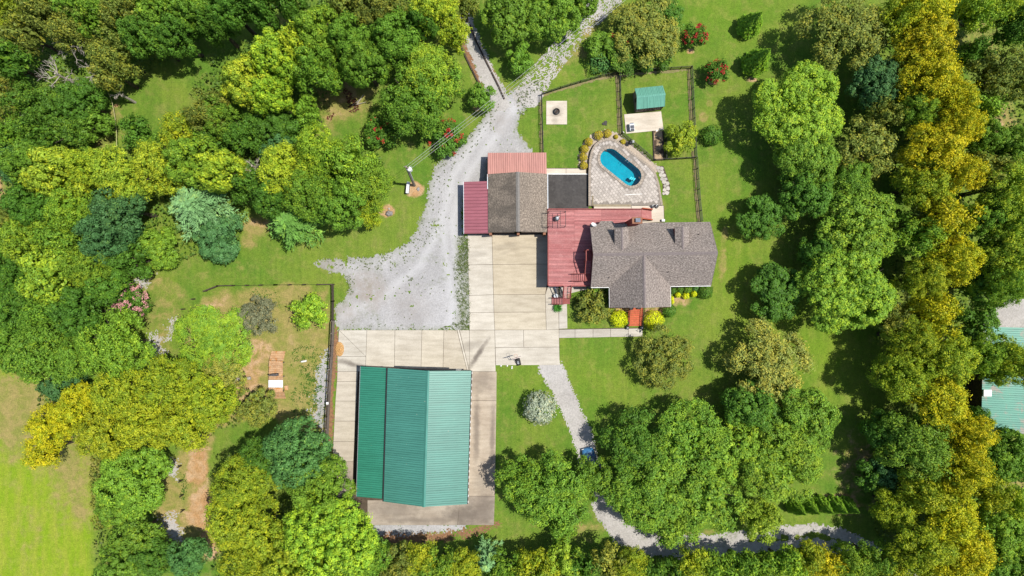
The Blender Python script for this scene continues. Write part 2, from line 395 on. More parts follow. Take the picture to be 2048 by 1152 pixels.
# foliage: object colour, varied per clump and per leaf; alpha = share of yellowed clumps
def foliage(name, trans=.2, shift=(1.58,1.25,.9)):
    t = NT(name); oi = t.n('ShaderNodeObjectInfo'); at = t.n('ShaderNodeVertexColor'); at.layer_name = 'clump'
    sp = t.n('ShaderNodeSeparateColor'); t.l(at.outputs[0], sp.inputs[0]); il = island(t)
    base = oi.outputs['Color']
    y = t.mix(1.0, base, shift, 'MULTIPLY')
    am = t.math('SUBTRACT', t.math('ADD', oi.outputs['Alpha'], t.math('MULTIPLY_ADD', il, .5, -.25)), sp.outputs[0])
    col = t.mix(t.ramp(am, -.12, .16), base, y)
    col = t.mix(1.0, col, t.mix(sp.outputs[1], (.8,.82,.8), (1.2,1.18,1.15)), 'MULTIPLY')
    col = t.mix(1.0, col, t.mix(il, (.78,.8,.78), (1.22,1.2,1.2)), 'MULTIPLY')
    a = t.pbsdf(col, .55, .22); b = t.n('ShaderNodeBsdfTranslucent')
    t.l(t.mix(1.0, col, (1.05,1.2,.7), 'MULTIPLY'), b.inputs[0])
    mx = t.n('ShaderNodeMixShader'); mx.inputs[0].default_value = trans
    t.l(a.outputs[0], mx.inputs[1]); t.l(b.outputs[0], mx.inputs[2])
    return t.done(mx)
M_['leaf'] = foliage('leaves')
t = NT('blossom'); oi = t.n('ShaderNodeObjectInfo')
M_['blossom'] = t.done(t.pbsdf(t.mix(1.0, oi.outputs['Color'], t.mix(island(t), (.6,.6,.6), (1.35,1.35,1.35)), 'MULTIPLY'), .7, .15))
# pool water: clear surface over the blue liner, with ripples
t = NT('pool_water'); p = t.pos(); bp = t.bump(t.noise(p, 3.2, 3, .6, .6), .25, .05)
tr = t.n('ShaderNodeBsdfTransparent'); tr.inputs[0].default_value = (.3,.86,.95,1)
gl = t.n('ShaderNodeBsdfGlossy'); gl.inputs['Roughness'].default_value = .04; t.l(bp, gl.inputs['Normal'])
fr = t.n('ShaderNodeFresnel'); fr.inputs[0].default_value = 1.33; t.l(bp, fr.inputs['Normal'])
mx = t.n('ShaderNodeMixShader'); t.l(fr.outputs[0], mx.inputs[0]); t.l(tr.outputs[0], mx.inputs[1]); t.l(gl.outputs[0], mx.inputs[2])
M_['water'] = t.done(mx)
# ---------------------------------------------------------------- ground sheet
def lin(a, b, st): return np.arange(a, b+1e-6, st)
gxs = np.concatenate([[-1600,-700,-350,-200,-140,-110,-90], lin(-82, 82, .4), [90,110,140,200,350,700,1600]])
gys = np.concatenate([[-1600,-700,-350,-200,-120,-80,-60], lin(-48, 48, .4), [60,80,120,200,350,700,1600]])
GX, GY = np.meshgrid(gxs, gys, indexing='ij')
def to_px(x, y): return 1024+x*PM, 576-y*PM
PX, PY = to_px(GX, GY)
def blob(px, py, rx, ry, rot=0, s=1.0, soft=.45):
    a = R_(rot); dx = PX-px; dy = PY-py; u = (dx*math.cos(a)+dy*math.sin(a))/rx; v = (-dx*math.sin(a)+dy*math.cos(a))/ry
    r = np.hypot(u, v)+(fbm(GX, GY, 3.0, 1)-.5)*.9
    return s*np.clip((1+soft-r)/(2*soft), 0, 1)
def area(P, s, soft):
    return s*np.clip((sdf_poly(PX, PY, P)+(fbm(GX, GY, 3.5, 2)-.5)*36+soft)/(2*soft), 0, 1)
dry = np.zeros_like(GX); bare = np.zeros_like(GX); lime = np.zeros_like(GX)
def mx_(a, b): np.maximum(a, b, out=a)
for b in [(1660,700,120,90,0,.38),(1580,330,60,200,0,.0),(1470,520,50,140,0,.28),(1180,760,80,70,0,.22),(1050,760,50,60,0,.1),(1440,30,120,60,0,.25),(1150,80,60,60,0,.2)]: mx_(lime, blob(*b, soft=.8))
FIELD = [(-200,700),(60,735),(130,800),(190,900),(190,1250),(-200,1250)]
mx_(lime, area(FIELD, 1.0, 10))
streak = fbm(GX*3.2, GY*.5, 4, 3)
mx_(dry, np.clip(area([(-200,700),(75,735),(150,810),(195,900),(195,1090),(120,1040),(60,930),(-200,850)], .8, 60)*(.5+1.1*streak), 0, .9))
mx_(dry, area([(-300,690),(70,735),(80,900),(20,850),(-300,840)], .5, 50))
PEN = [(400,600),(440,574),(664,570),(662,660),(652,860),(600,870),(540,830),(430,860),(420,930),(440,1110),(370,1130),(300,1060),(330,920),(420,840),(460,760),(400,700),(345,690),(360,640)]
mx_(dry, area([(-200,860),(60,880),(190,960),(190,1250),(-200,1250)], .34, 60)*(.3+1.2*streak))
mx_(dry, area(PEN, .8, 12))
for b in [(490,750,44,60,0,.62),(520,705,40,40,0,.55),(425,610,60,16,-20,.5),(545,800,30,30,0,.45),(400,930,26,60,8,.75),(405,1020,34,55,0,.8),
          (385,880,40,30,0,.45),(420,1080,28,50,0,.8),(345,1040,30,30,0,.5),(470,640,40,30,0,.4),(560,680,40,40,0,.3),(625,860,20,40,0,.45),(365,665,20,40,30,.4)]:
    mx_(bare, blob(*b))
for b in [(325,610,60,80,20,.5),(320,690,24,26,0,.6),(300,560,40,26,0,.55),(380,560,60,20,-20,.35),(470,545,60,12,-8,.25),
          (520,450,40,20,0,.85),(500,480,20,20,0,.6),(690,190,60,50,0,.75),(640,240,60,40,0,.6),(560,270,60,30,0,.4),
          (815,290,26,16,0,.4),(900,270,20,10,30,.3),(945,160,16,50,-25,.35),(1150,110,26,60,40,.5),(1185,55,12,50,40,.6),(1010,150,8,60,-25,.3),
          (1160,140,40,24,0,.3),(1265,198,20,12,0,.0),(1420,207,8,8,0,.95),(1408,234,8,8,0,.9),(1447,500,9,70,4,.55),(1130,940,30,20,0,.3),
          (1170,1060,50,30,0,.5),(1095,1030,30,20,0,.25),(1400,1065,90,8,-6,.5),(1600,1060,70,10,0,.4),(820,1070,80,14,0,.7),(930,1060,50,10,0,.4),
          (1000,1060,14,40,0,.3),(1700,900,20,20,0,.4),(1610,1050,40,12,0,.3),(210,290,50,20,-30,.55),(230,230,14,26,0,.6),
          (330,140,40,20,-30,.25),(1965,70,40,60,20,.6),(2010,250,24,60,0,.75),(2010,1000,40,30,0,.8),(2030,960,30,30,0,.7),(-10,400,20,110,0,.9),(0,150,30,20,0,.3),
          (560,45,30,14,0,.7),(1100,175,40,20,-40,.2),(1370,135,16,8,0,.4),(1240,270,14,9,0,.5),(1385,380,6,60,0,.25),(1110,775,60,8,-20,.15),(1480,620,30,40,0,.25),(1640,690,30,30,0,.2)]:
    mx_(dry, blob(*b))
for b in [(690,185,30,24,0,.5),(655,235,30,18,0,.45),(830,380,19,20,0,1.),(776,424,19,16,0,.9),(520,445,26,12,0,.6),(700,205,60,14,0,.3),
          (820,1072,90,9,2,.8),(1690,1010,60,30,0,.6),(1720,930,60,80,0,.5),(2000,245,16,40,10,.5),(232,212,8,5,0,.8),(-12,380,16,90,0,.8),(1298,640,10,30,0,.6),
          (1350,600,45,16,0,.55),(1185,575,30,18,0,.4),(1245,620,20,12,0,.7),(1310,625,25,14,0,.7),(1005,50,30,10,0,.6),(990,195,4,4,0,.0),(1045,140,10,6,0,.3),(955,215,14,8,0,.7),(1380,103,9,6,0,.8),(1425,165,9,5,0,.7),(1505,160,12,6,0,.6)]:
    mx_(bare, blob(*b))
POOLC = [(1220,317), (1263,352)]
def pool_sdf(x, y, extra=0.0):
    a = W2(*POOLC[0], .6); b = W2(*POOLC[1], .6); return sdf_line(x, y, [a, b], [2.84+2*extra]*2)
nx, ny = GX.shape
idx = (np.arange(nx)[:, None]*ny+np.arange(ny)[None, :])
F = np.stack([idx[:-1,:-1], idx[1:,:-1], idx[1:,1:], idx[:-1,1:]], -1).reshape(-1, 4)
keep = (pool_sdf(GX, GY, .5) < 0).ravel()
F = F[keep[F].all(1)]
relief = np.where((np.abs(GX) < 90) & (np.abs(GY) < 55), (fbm(GX, GY, 6, 0)-.5)*.012, 0)
V = np.stack([GX, GY, relief-.006], -1).reshape(-1, 3)
cov = np.stack([dry, bare, lime, np.ones_like(dry)], -1).reshape(-1, 4)
g_ = link('ground', mesh_np('ground', V, F, M_['lawn'], {'cover': cov})); tag(g_, kind='structure')

# ---------------------------------------------------------------- gravel yard, lanes, strips
LOT = [(1002,190),(1035,180),(1062,168),(1085,175),(1062,205),(1042,232),(1034,256),(1044,280),(1062,298),(1062,330),(976,330),(976,400),(925,400),(925,470),(937,475),(940,662),
       (676,662),(668,640),(672,612),(691,604),(699,572),(690,549),(645,541),(626,528),(634,518),(690,516),(742,514),(790,502),(815,485),(836,458),(847,428),(856,396),(859,364),(872,335),(895,310),(925,290),(950,262),(976,228)]
LOTW = px_poly(LOT)
_wr = np.random.default_rng(5)
def WN(sh): return _wr.random(sh)
def f_lot(x, y):
    d = sdf_poly(x, y, LOTW); n = (fbm(x, y, 1.6, 0)-.5)*1.3+(vnoise(x, y, .33, 2)-.5)*.6+(WN(x.shape)-.5)*.7
    tail = np.clip((-20-x)/7, 0, 1)*np.clip((6.5-y)/1, 0, 1)*np.clip((y-1.5)/2, 0, 1)
    hole = (vnoise(x, y, .5, 1)+.25*WN(x.shape) > 1.08-.42*tail) & (fbm(x, y, 4, 3) > .47-.3*tail)
    return np.where(hole, -1, d+n*np.where(d < 1.0, .6, 0))
def struct(o): o['kind'] = 'structure'; return o
def f_wear(x, y):
    x = np.asarray(x); y = np.asarray(y); wob = (fbm(x, y, 3, 1)-.5)*1.2
    tr = np.zeros(len(x))
    for P in ([(1010,205),(960,270),(908,350),(884,440),(893,520),(905,600),(900,655)], [(1030,215),(985,280),(935,350),(905,440),(912,520),(922,600)], [(885,450),(840,530),(770,590),(690,630)]):
        tr = np.maximum(tr, np.clip((sdf_line(x, y, [W2(*p) for p in P], [1.1]*len(P))+wob*.6+.5)/1.0, 0, 1))
    br = np.zeros(len(x))
    for (px, py, r, k) in ((735,580,3.2,.9),(700,625,2.2,.6),(820,610,3.5,.35),(1000,240,2.,.4),(660,528,2.6,.6)):
        a, b = W2(px, py); br = np.maximum(br, k*np.clip(1.2-(np.hypot(x-a, y-b)+wob*1.5)/r, 0, 1))
    e = sdf_poly(x, y, LOTW); gr = np.clip(.75-e/1.3+wob*.35, 0, 1)*.75
    gr = np.maximum(gr, np.clip((x+8.6)/1.6+wob*.5, 0, 1)*np.clip((7.6-y)/.6, 0, 1)*(.35+.75*fbm(x, y, 2.5, 4)))
    return np.column_stack([tr, br, np.clip(gr, 0, 1), np.ones(len(x))])
struct(patch('gravel_yard', f_lot, (600,150,1110,680), .012, M_['gravel'], wear=f_wear))
LANE = [W2(930,36), W2(950,95), W2(975,150), W2(1003,205)]
struct(patch('gravel_lane', lambda x, y: sdf_line(x, y, LANE, [1.9,2.2,2.3,2.6])+(fbm(x, y, 1.2, 1)-.5)*.6+(WN(x.shape)-.5)*.5, (890,10,1040,222), .028, M_['gravel2']))
NE = [W2(1052,196), W2(1085,148), W2(1120,104), W2(1165,52), W2(1225,-14), W2(1290,-90)]
def f_ne(x, y):
    d = sdf_line(x, y, NE, [3.8,3.6,3.2,3.2,3.6,3.6]); n = .45*fbm(x, y, 1.4, 2)+.55*fbm(x, y, .5, 1)
    px, py = to_px(x, y)
    need = .36+.24*np.clip((190-py)/50, 0, 1)-.16*np.clip((70-py)/50, 0, 1)
    return np.where(d > 0, n-need+.05*np.minimum(d, 1.2)+.3*(vnoise(x, y, .3, 5)-.5)+.45*(WN(x.shape)-.5), -1)
struct(patch('gravel_track', f_ne, (1010,-60,1330,215), .03, M_['gravel2']))
SP = [(1098,728),(1122,775),(1150,838),(1170,890),(1188,955),(1212,1025),(1245,1066),(1300,1088),(1360,1094),(1430,1091),(1500,1082),(1560,1076),(1620,1072),(1670,1078),(1720,1100),(1775,1135),(1830,1180)]
SPW = [W2(*p) for p in SP]
def f_sp(x, y):
    w = [3.3,2.9,2.8,2.8,2.8,2.9,3.1,3.3,3.3,3.2,3.2,3.3,3.4,3.4,3.4,3.3,3.3]
    d = sdf_line(x, y, SPW, w); n = (fbm(x, y, .9, 3)-.5)*.6+(WN(x.shape)-.5)*.45
    n = np.where(d > .45, 0, n)
    mid = sdf_line(x, y, SPW[10:], [.3,.45,.6,.7,.7,.7,.7])
    hole = (mid+(vnoise(x, y, .5, 2)-.5)*.9 > 0) & (x > 32)
    return np.where(hole, -1, d+n)
struct(patch('gravel_path', f_sp, (1050,720,1860,1190), .014, M_['gravel2']))
def f_strip(P, am): 
    P = px_poly(P); return lambda x, y: sdf_poly(x, y, P)+(fbm(x, y, 1.0, 4)-.5)*am+(WN(x.shape)-.5)*am*.6
M_['gravel3'] = gravel('plain_grey_gravel', (.378,.371,.372), (.3,.293,.293), .16)
struct(patch('gravel_strip', f_strip([(752,1046),(935,1046),(922,1062),(850,1066),(790,1080),(735,1082)], 1.3), (700,1030,960,1100), .016, M_['gravel3']))
struct(patch('gravel_verge', f_strip([(646,700),(655,700),(652,800),(647,880),(640,860),(626,830),(634,760)], 1.6), (600,680,670,900), .016, M_['gravel3']))
struct(patch('gravel_patch', f_strip([(340,915),(352,918),(352,960),(340,945)], 1.6), (310,900,370,975), .016, M_['gravel2']))
for P in ([(318,1040),(350,1020),(362,1080),(340,1090)], [(276,562),(300,552),(300,570),(280,578)], [(305,675),(322,672),(322,700),(306,704)], [(338,650),(345,640),(348,662),(338,672)]):
    xs = [q[0] for q in P]; ys = [q[1] for q in P]
    struct(patch('gravel_patch', f_strip(P, 2.2), (min(xs)-20, min(ys)-20, max(xs)+20, max(ys)+20), .016, M_['gravel2']))
struct(patch('mulch_strip', f_strip([(672,655),(679,700),(674,715),(669,780),(663,905),(656,900),(660,780),(665,700)], .6), (640,640,700,930), .017, M_['mulch']))
struct(patch('mulch_bed', f_strip([(750,1066),(850,1070),(930,1060),(1000,1046),(960,1064),(880,1082),(760,1090)], 1.4), (720,1030,1030,1110), .018, M_['mulch']))
struct(patch('planting_bed', f_strip([(1159,340),(1158,308),(1168,284),(1188,266),(1212,259),(1236,266),(1262,287),(1312,330),(1322,336),(1312,346),(1280,322),(1236,285),(1200,280),(1182,300),(1177,342)], .5), (1140,240,1340,360), .02, simple('pebble_bed', (.45,.37,.29), (.32,.27,.22), sc=3, fine=11, bump=.6)))
# ---------------------------------------------------------------- concrete
def slabs(parent, polys, z, mat, name='concrete_slab', joint=.024, tint=None, base=None, rng=random.Random(4)):
    for i, P in enumerate(polys):
        Q = [Vector(W2(*p)) for p in P]; c = sum(Q, Vector((0,0)))/len(Q); n = len(Q); out = []
        for k in range(n):      # pull every corner in by half a joint
            a = (Q[k]-Q[k-1]).normalized(); b = (Q[(k+1) % n]-Q[k]).normalized()
            na = Vector((-a.y, a.x)); nb = Vector((-b.y, b.x))
            if (c-Q[k]).dot(na) < 0: na = -na
            if (c-Q[k]).dot(nb) < 0: nb = -nb
            out.append(Q[k]+(na+nb)*joint/max(.4, 1+na.dot(nb)))
        ar = sum(out[k].x*out[(k+1) % n].y-out[(k+1) % n].x*out[k].y for k in range(n))
        if ar < 0: out.reverse()
        o = MB().prism([(q.x, q.y) for q in out], 0.0, z+rng.uniform(-.004, .004)).build(name, mat, parent)
        k = (tint or {}).get(i, (1,1,1)); j = rng.uniform(.96, 1.04); o.color = (k[0]*j, k[1]*j, k[2]*j, 1)
def flat(name, P, z, mat, kind='structure', parent=None):
    Q = px_poly(P); ar = sum(Q[k][0]*Q[(k+1) % len(Q)][1]-Q[(k+1) % len(Q)][0]*Q[k][1] for k in range(len(Q)))
    if ar < 0: Q.reverse()
    return MB().quad(*[(x, y, z) for x, y in Q]).build(name, mat, parent, kind=kind)
warm = (.97,.92,.82); pale = (1.05,1.06,1.08); gry = (.97,.99,1.02)
drv = flat('concrete_driveway', [(936,466),(1118,466),(1119,730),(991,730),(990,743),(675,743),(677,660),(939,660)], .035, M_['soil'])
dp = [[(935,469),(984,469),(985.5,529),(936.5,530)], [(936.5,530),(985.5,529),(987,589.5),(938,591)], [(938,591),(987,589.5),(988,624.5),(938.5,625.5)], [(938.5,625.5),(988,624.5),(989.5,660),(939,660)],
      [(984,469),(1100,469),(1100,528),(985.5,529)], [(985.5,529),(1100,528),(1090.5,589),(987,589.5)], [(987,589.5),(1090.5,589),(1091.5,624),(988,624.5)], [(988,624.5),(1091.5,624),(1092.5,659.5),(989.5,660)],
      [(1100,560),(1117,560),(1117,604),(1091,604),(1090.5,589)], [(1091,604),(1117,604),(1118,659),(1092.5,659.5)], [(989.5,660),(1047,659.7),(1047.5,694.5),(990.5,695)], [(1047,659.7),(1118,659),(1118.5,694),(1047.5,694.5)],
      [(990.5,695),(1118.5,694),(1119.5,730),(991.5,730.5)],
      [(939,660),(989.5,660),(991.5,743),(939,743)], [(919,660),(939,660),(939,743),(938,740)], [(888,660),(914,660),(934,740),(886,740)], [(844,660),(888,660),(886,740),(842,740)], [(790,660),(844,660),(842,740),(789,740)], [(734,660),(790,660),(789,740),(731,740)],
      [(678,660),(734,660),(732,713)], [(678,660),(732,713),(675,713)], [(675,713),(732,713),(731,743),(675,743)]]
slabs(drv, dp, .07, M_['concrete'], tint={0:pale,1:pale,2:pale,3:pale,4:warm,5:warm,6:(.97,.94,.87),7:(.96,.93,.86),10:pale,12:pale,19:gry,20:gry,21:gry,15:(.98,.96,.92),16:(.98,.97,.94)})
slabs(drv, [[(914.5,660),(918.5,660),(938,741),(934.5,741)]], .072, M_['concrete'], joint=.01, tint={0:(1.15,1.16,1.17)})
apr = flat('barn_apron', [(675,743),(992,743),(988,1050),(736,1050),(660,990)], .033, M_['soil'])
ap = [[(675,743),(716,743),(715,763),(674,763)], [(674,763),(715,763),(713,802),(671,802)], [(671,802),(713,802),(711,842),(669,842)], [(669,842),(711,842),(709,883),(667,883)], [(667,883),(709,883),(707,923),(665,923)]]
slabs(apr, ap, .068, M_['walk'], tint={0:(1.06,1.02,.96),1:(1.04,1.01,.96),2:(1.06,1.03,.97),3:(1.04,1.,.93),4:(1.02,.97,.9)})
ap2 = [[(665,923),(707,923),(705,1000),(662,990)], [(930,743),(993.5,743),(993,801),(928,801)], [(928,801),(993,801),(990,992),(920,992)], [(920,992),(990,992),(988,1050),(915,1050)], [(735,1000),(920,1000),(915,1050),(735,1050)]]
slabs(apr, ap2, .068, M_['old_concrete'], tint={1:(1.12,1.1,1.06),2:(1.1,1.08,1.04),3:(.85,.84,.84),0:(.95,.93,.92)})
wk = flat('front_walkway', [(1118,658),(1285,655),(1285,673),(1118,676)], .03, M_['soil'])
slabs(wk, [[(1118,659),(1150,658.5),(1150,675.5),(1118,676)], [(1150,658.5),(1186,658),(1186,675),(1150,675.5)], [(1186,658),(1221,657.5),(1221,674),(1186,675)], [(1221,657.5),(1257,657),(1257,673.5),(1221,674)], [(1257,657),(1285,656.5),(1285,673),(1257,673.5)],
            [(1117.5,604),(1134,604),(1135,657),(1118,658)], [(1120,572),(1180,571),(1180,578),(1165,580),(1134,588),(1134,603),(1117.5,603)]], .06, M_['walk'], tint={4:(1.1,1.1,1.1)})
fp = flat('fire_pit_pad', [(1092.5,202),(1134,202),(1134,249),(1092.5,249)], .03, M_['soil'])
slabs(fp, [[(1092.5,202),(1134,202),(1134,249),(1092.5,249)]], .09, M_['pad'], joint=.005)
sp_ = flat('shed_pad', [(1248,229),(1322,222),(1326,260),(1252,267)], .03, M_['soil'])
slabs(sp_, [[(1248,229),(1322,223),(1327,260),(1252,267.5)]], .085, M_['pad'], joint=.005)
bs = flat('back_strip', [(1092,336),(1177,336),(1177,349),(1092,349)], .03, M_['soil'])
slabs(bs, [[(1092,337),(1132,337),(1132,348.5),(1092,348.5)], [(1132,337),(1172,337),(1172,348.5),(1132,348.5)]], .07, M_['pad'])
# ---------------------------------------------------------------- pool terrace
PZ = .6
TER = [(1177,411),(1177,345),(1178.5,318),(1182,302),(1189,289),(1200,280),(1214,276),(1226,277.5),(1238,284),(1262,302),(1290,323),(1303,334),(1312,347),(1318,365),(1322,386),(1326,411)]
TW = px_poly(TER, PZ)
def cutpoly(P, n=160):      # resample a closed outline
    P = [Vector(p) for p in P]; out = []
    L = [(P[(i+1) % len(P)]-P[i]).length for i in range(len(P))]; tot = sum(L)
    for k in range(n):
        d = tot*k/n; i = 0
        while d > L[i]: d -= L[i]; i += 1
        out.append(P[i].lerp(P[(i+1) % len(P)], d/L[i]))
    return out
def stadium(r, n=22):
    a = Vector(W2(*POOLC[0], PZ)); b = Vector(W2(*POOLC[1], PZ)); d = (b-a).normalized(); th = math.atan2(d.y, d.x); out = []
    for c, t0 in ((b, th-math.pi/2), (a, th+math.pi/2)):
        for k in range(n): 
            u = t0+math.pi*k/(n-1); out.append(c+Vector((math.cos(u), math.sin(u)))*r)
    return out
ter = thing('pool_terrace', 'raised stone paved terrace with curved edge around the blue pool', 'terrace', (*W2(1240,360), 0))
m = MB(); O = [Vector(p) for p in TW]; c0 = Vector(W2(1240,340,PZ))
rim = cutpoly(TW, 120)
for i in range(120):
    p, q = rim[i], rim[(i+1) % 120]
    m.quad((q.x,q.y,0), (p.x,p.y,0), (p.x,p.y,PZ-.02), (q.x,q.y,PZ-.02))
m.build('retaining_wall', M_['lattice'], ter, local=False)
# bed under the pavers: cells outside the pool
bed = patch('joint_bed', lambda x, y: np.minimum(sdf_poly(x, y, TW)-.02, -pool_sdf(x, y, .14)), (1150,260,1345,420), PZ-.03, M_['joint'], .1)
bed.data.transform(MATROOT[ter.name].inverted()); bed.parent = ter
rg = random.Random(11); pm = MB(); a45 = R_(40); ps = .42
ca, sa = math.cos(a45), math.sin(a45); cx, cy = W2(1240,345,PZ)
cand = []
for i in range(-30, 31):
    for j in range(-30, 31):
        u = i*ps; v = j*ps+(.5*ps if i % 2 else 0); cand.append((cx+u*ca-v*sa, cy+u*sa+v*ca))
ca_ = np.array(cand); ok = (sdf_poly(ca_[:,0], ca_[:,1], TW) > .42) & (pool_sdf(ca_[:,0], ca_[:,1]) < -.58)
for (x, y), k in zip(cand, ok):
    if not k: continue
    w = ps*.455; l = ps*.455; z = PZ+rg.uniform(-.006, .008); r = a45+rg.uniform(-.03, .03)
    pm.box(x-w, x+w, y-l, y+l, PZ-.03, z, rot=r)
pv = pm.build('patio_paver', M_['paver'], ter, local=False, kind='stuff')
em = MB()
for P, w, n in ((cutpoly(TW, 110), .3, 110),):
    for i in range(n):
        p, q = P[i], P[(i+1) % n]; d = (q-p).normalized(); nn = Vector((-d.y, d.x)); nn = nn if nn.dot(c0-p) > 0 else -nn
        if abs(d.y) < .3 and p.y < W2(0,405,PZ)[1]: continue
        a = p+d*.015; b = q-d*.015; z = PZ+.03+rg.uniform(-.006,.006)
        pts = [a, b, b+nn*w, a+nn*w]
        if (b-a).cross(nn) < 0: pts.reverse()
        em.prism([(v.x, v.y) for v in pts], PZ-.03, z)
em.build('edge_stone', M_['coping'], ter, local=False, kind='stuff')
# timber edging and three timber steps at the south-west corner
for (x0, y0, x1, y1, z0, z1) in ((1187,409,1262,413,.35,.66),(1177,409,1187,412,.3,.4)):
    a = W2(x0, y1, PZ); b = W2(x1, y0, PZ); MB().box(a[0], b[0], a[1], b[1], z0, z1).build('timber', M_['lattice'], ter, local=False)
for k in range(3):
    a = W2(1177+k*3.2, 412, .3); b = W2(1177+k*3.2+2.9, 392, .3); MB().box(a[0], b[0], a[1], b[1], 0, .62+.05+.0*k-.16*(2-k)).build('timber_step', M_['lattice'], ter, local=False)
a = W2(1249,390,PZ); b = W2(1284,388,PZ)
pole_ = MB().bar((a[0],a[1],PZ+.06),(b[0],b[1],PZ+.06),.07,.05).build('skimmer_pole', M_['white'], None); tag(pole_, 'thin white pole lying on the patio stones south of the pool', 'pole')
pool = thing('swimming_pool', 'oval in-ground pool with turquoise water and stone coping', 'pool', (*W2(1241,335,PZ), PZ))
L2 = lambda P: [(p.x, p.y) for p in P]
si = stadium(1.42); so = stadium(1.42, 22)
m = MB(); n = len(si); Z0 = PZ-1.6
for i in range(n):
    p, q = si[i], si[(i+1) % n]; m.quad((p.x,p.y,Z0), (q.x,q.y,Z0), (q.x,q.y,PZ+.02), (p.x,p.y,PZ+.02))
m.quad(*[(p.x,p.y,Z0) for p in si]); m.build('basin', M_['liner'], pool, local=False)
MB().quad(*[(p.x,p.y,PZ-.28) for p in stadium(1.415)]).build('water', M_['water'], pool, local=False)
cin, cout = cutpoly(stadium(1.4), 44), None
ci = cutpoly(L2(stadium(1.4, 40)), 48)
a_ = Vector(W2(*POOLC[0], PZ)); b_ = Vector(W2(*POOLC[1], PZ))
def outw(p, w):
    d = b_-a_; u = max(0, min(1, (p-a_).dot(d)/d.dot(d))); c = a_+d*u; v = (p-c).normalized(); return p+v*w
for i in range(48):
    p, q = ci[i], ci[(i+1) % 48]; p2 = p.lerp(q, .04); q2 = p.lerp(q, .96)
    pts = [p2, q2, outw(q2, .36), outw(p2, .36)]
    if (q2-p2).cross(pts[2]-p2) < 0: pts.reverse()
    MB().prism([(v.x, v.y) for v in pts], PZ-.05, PZ+.055+rg.uniform(-.006,.006)).build('coping_stone', M_['coping'], pool, local=False)
ang = math.atan2(*(np.array(W2(1275,358,PZ))-np.array(W2(1250,336,PZ)))[::-1])
for k in range(3):
    x, y = W2(1262+k*3.4, 355.5+k*1.6, PZ-.3); MB().box(x-.09, x+.09, y-.22, y+.22, PZ-.9, PZ-.55+k*.1, rot=ang).build('pool_step', M_['white'], pool, local=False)
m = MB()
for (dx, dy) in ((0,0),(4.5,3.5)):
    m = MB(); x, y = W2(1254+dx, 319+dy, PZ)
    for u in range(6):
        t0, t1 = math.pi*u/6, math.pi*(u+1)/6
        m.tube((x+.3*math.cos(t0), y+.25*math.cos(t0), PZ+.02+.45*math.sin(t0)), (x+.3*math.cos(t1), y+.25*math.cos(t1), PZ+.02+.45*math.sin(t1)), .025, .025)
    m.build('hand_rail', M_['white_metal'], pool, local=False)

for (px, py) in ((1211.5,301.5),(1278.5,355.5)):
    x, y = W2(px, py, PZ); MB().cyl(x, y, PZ+.03, PZ+.09, .16, .13).build('skimmer_lid', M_['black_metal'], pool, local=False)
cst = flat('concrete_landing', [(1186,412),(1328,411),(1329,444),(1280,448),(1186,420)], .03, M_['soil'])
z = .55
for P in ([(1188,412.5),(1262,412.5),(1262,419),(1188,419)], [(1263,411.5),(1327,411.5),(1328,443.5),(1284,446),(1263,446)]):
    Q = px_poly(P, z); Q.reverse(); o = MB().prism(Q, 0, z).build('concrete_slab', M_['pad'], cst)
rt = thing('rubber_terrace', 'flat black rubber tiled terrace between brown garage and pool steps', 'terrace', (*W2(1135,382), 0))
MB().prism([W2(*p) for p in ((1093,421),(1177,421),(1177,348),(1093,348))], 0, .045).build('sub_base', M_['rubber'], rt, local=False)
for i in range(5):
    for j in range(5):
        a = W2(1094+16.5*i+.3, 348.5+14.5*(j+1)-.3, .05); b = W2(1094+16.5*(i+1)-.3, 348.5+14.5*j+.3, .05)
        MB().box(a[0], b[0], a[1], b[1], 0, .06+rg.uniform(0, .006)).build('rubber_tile', M_['rubber'], rt, local=False)
a = W2(1093,349.2); b = W2(1177,347.6); MB().box(a[0], b[0], a[1], b[1], 0, .13).build('edge_board', M_['white'], rt, local=False)
# flagstones, boardwalk
fl = flat('flagstone_path', [(1314,332),(1327,332),(1340,370),(1339,388),(1328,391),(1325,375),(1326,356)], .012, M_['soil'])
FS = [(1317,336,5,4),(1323,337,4,4),(1319,343,4,3),(1325,344,4,4),(1321,350,4,4),(1328,351,4,4),(1324,358,4,4),(1331,358,4,3),(1328,364,5,4),(1335,367,4,5),(1330,372,4,4),(1336,377,4,5),(1329,380,4,4),(1334,386,5,4),(1327,387,3,3)]
for (px, py, rx, ry) in FS:
    x, y = W2(px, py); k = rg.randint(5, 7); o0 = rg.random()*6
    pts = [(x+rx/PM*1.05*math.cos(o0+2*math.pi*i/k)*rg.uniform(.8,1.1), y+ry/PM*1.05*math.sin(o0+2*math.pi*i/k)*rg.uniform(.8,1.1)) for i in range(k)]
    MB().prism(pts, 0, .07+rg.uniform(0,.02)).build('flagstone', M_['stone'], fl)
bw = thing('boardwalk', 'short weathered plank walkway between shed pad and flagstones', 'boardwalk', (*W2(1317,291), 0))
M_['walk_board'] = simple('weathered_walk_board', (.42,.31,.19), (.3,.21,.125), sc=1.2, orand=.2, stain=((.07,.045,.03), .8, .5, .6))
for k in range(19):
    a = W2(1307.5+k*.08, 262+3.1*(k+1)-.25); b = W2(1324+k*.12, 262+3.1*k); MB().box(a[0], b[0], a[1], b[1], .06, .12+rg.uniform(0,.012)).build('plank', M_['walk_board'], bw, local=False)
for (x0, x1) in ((1306,1308),(1325.3,1327.5)):
    p = W2(x0,262); q = W2(x1,321); MB().bar((p[0],p[1],.1),(q[0],q[1],.1),.14,.2).build('edge_timber', M_['dark_wood'], bw, local=False)
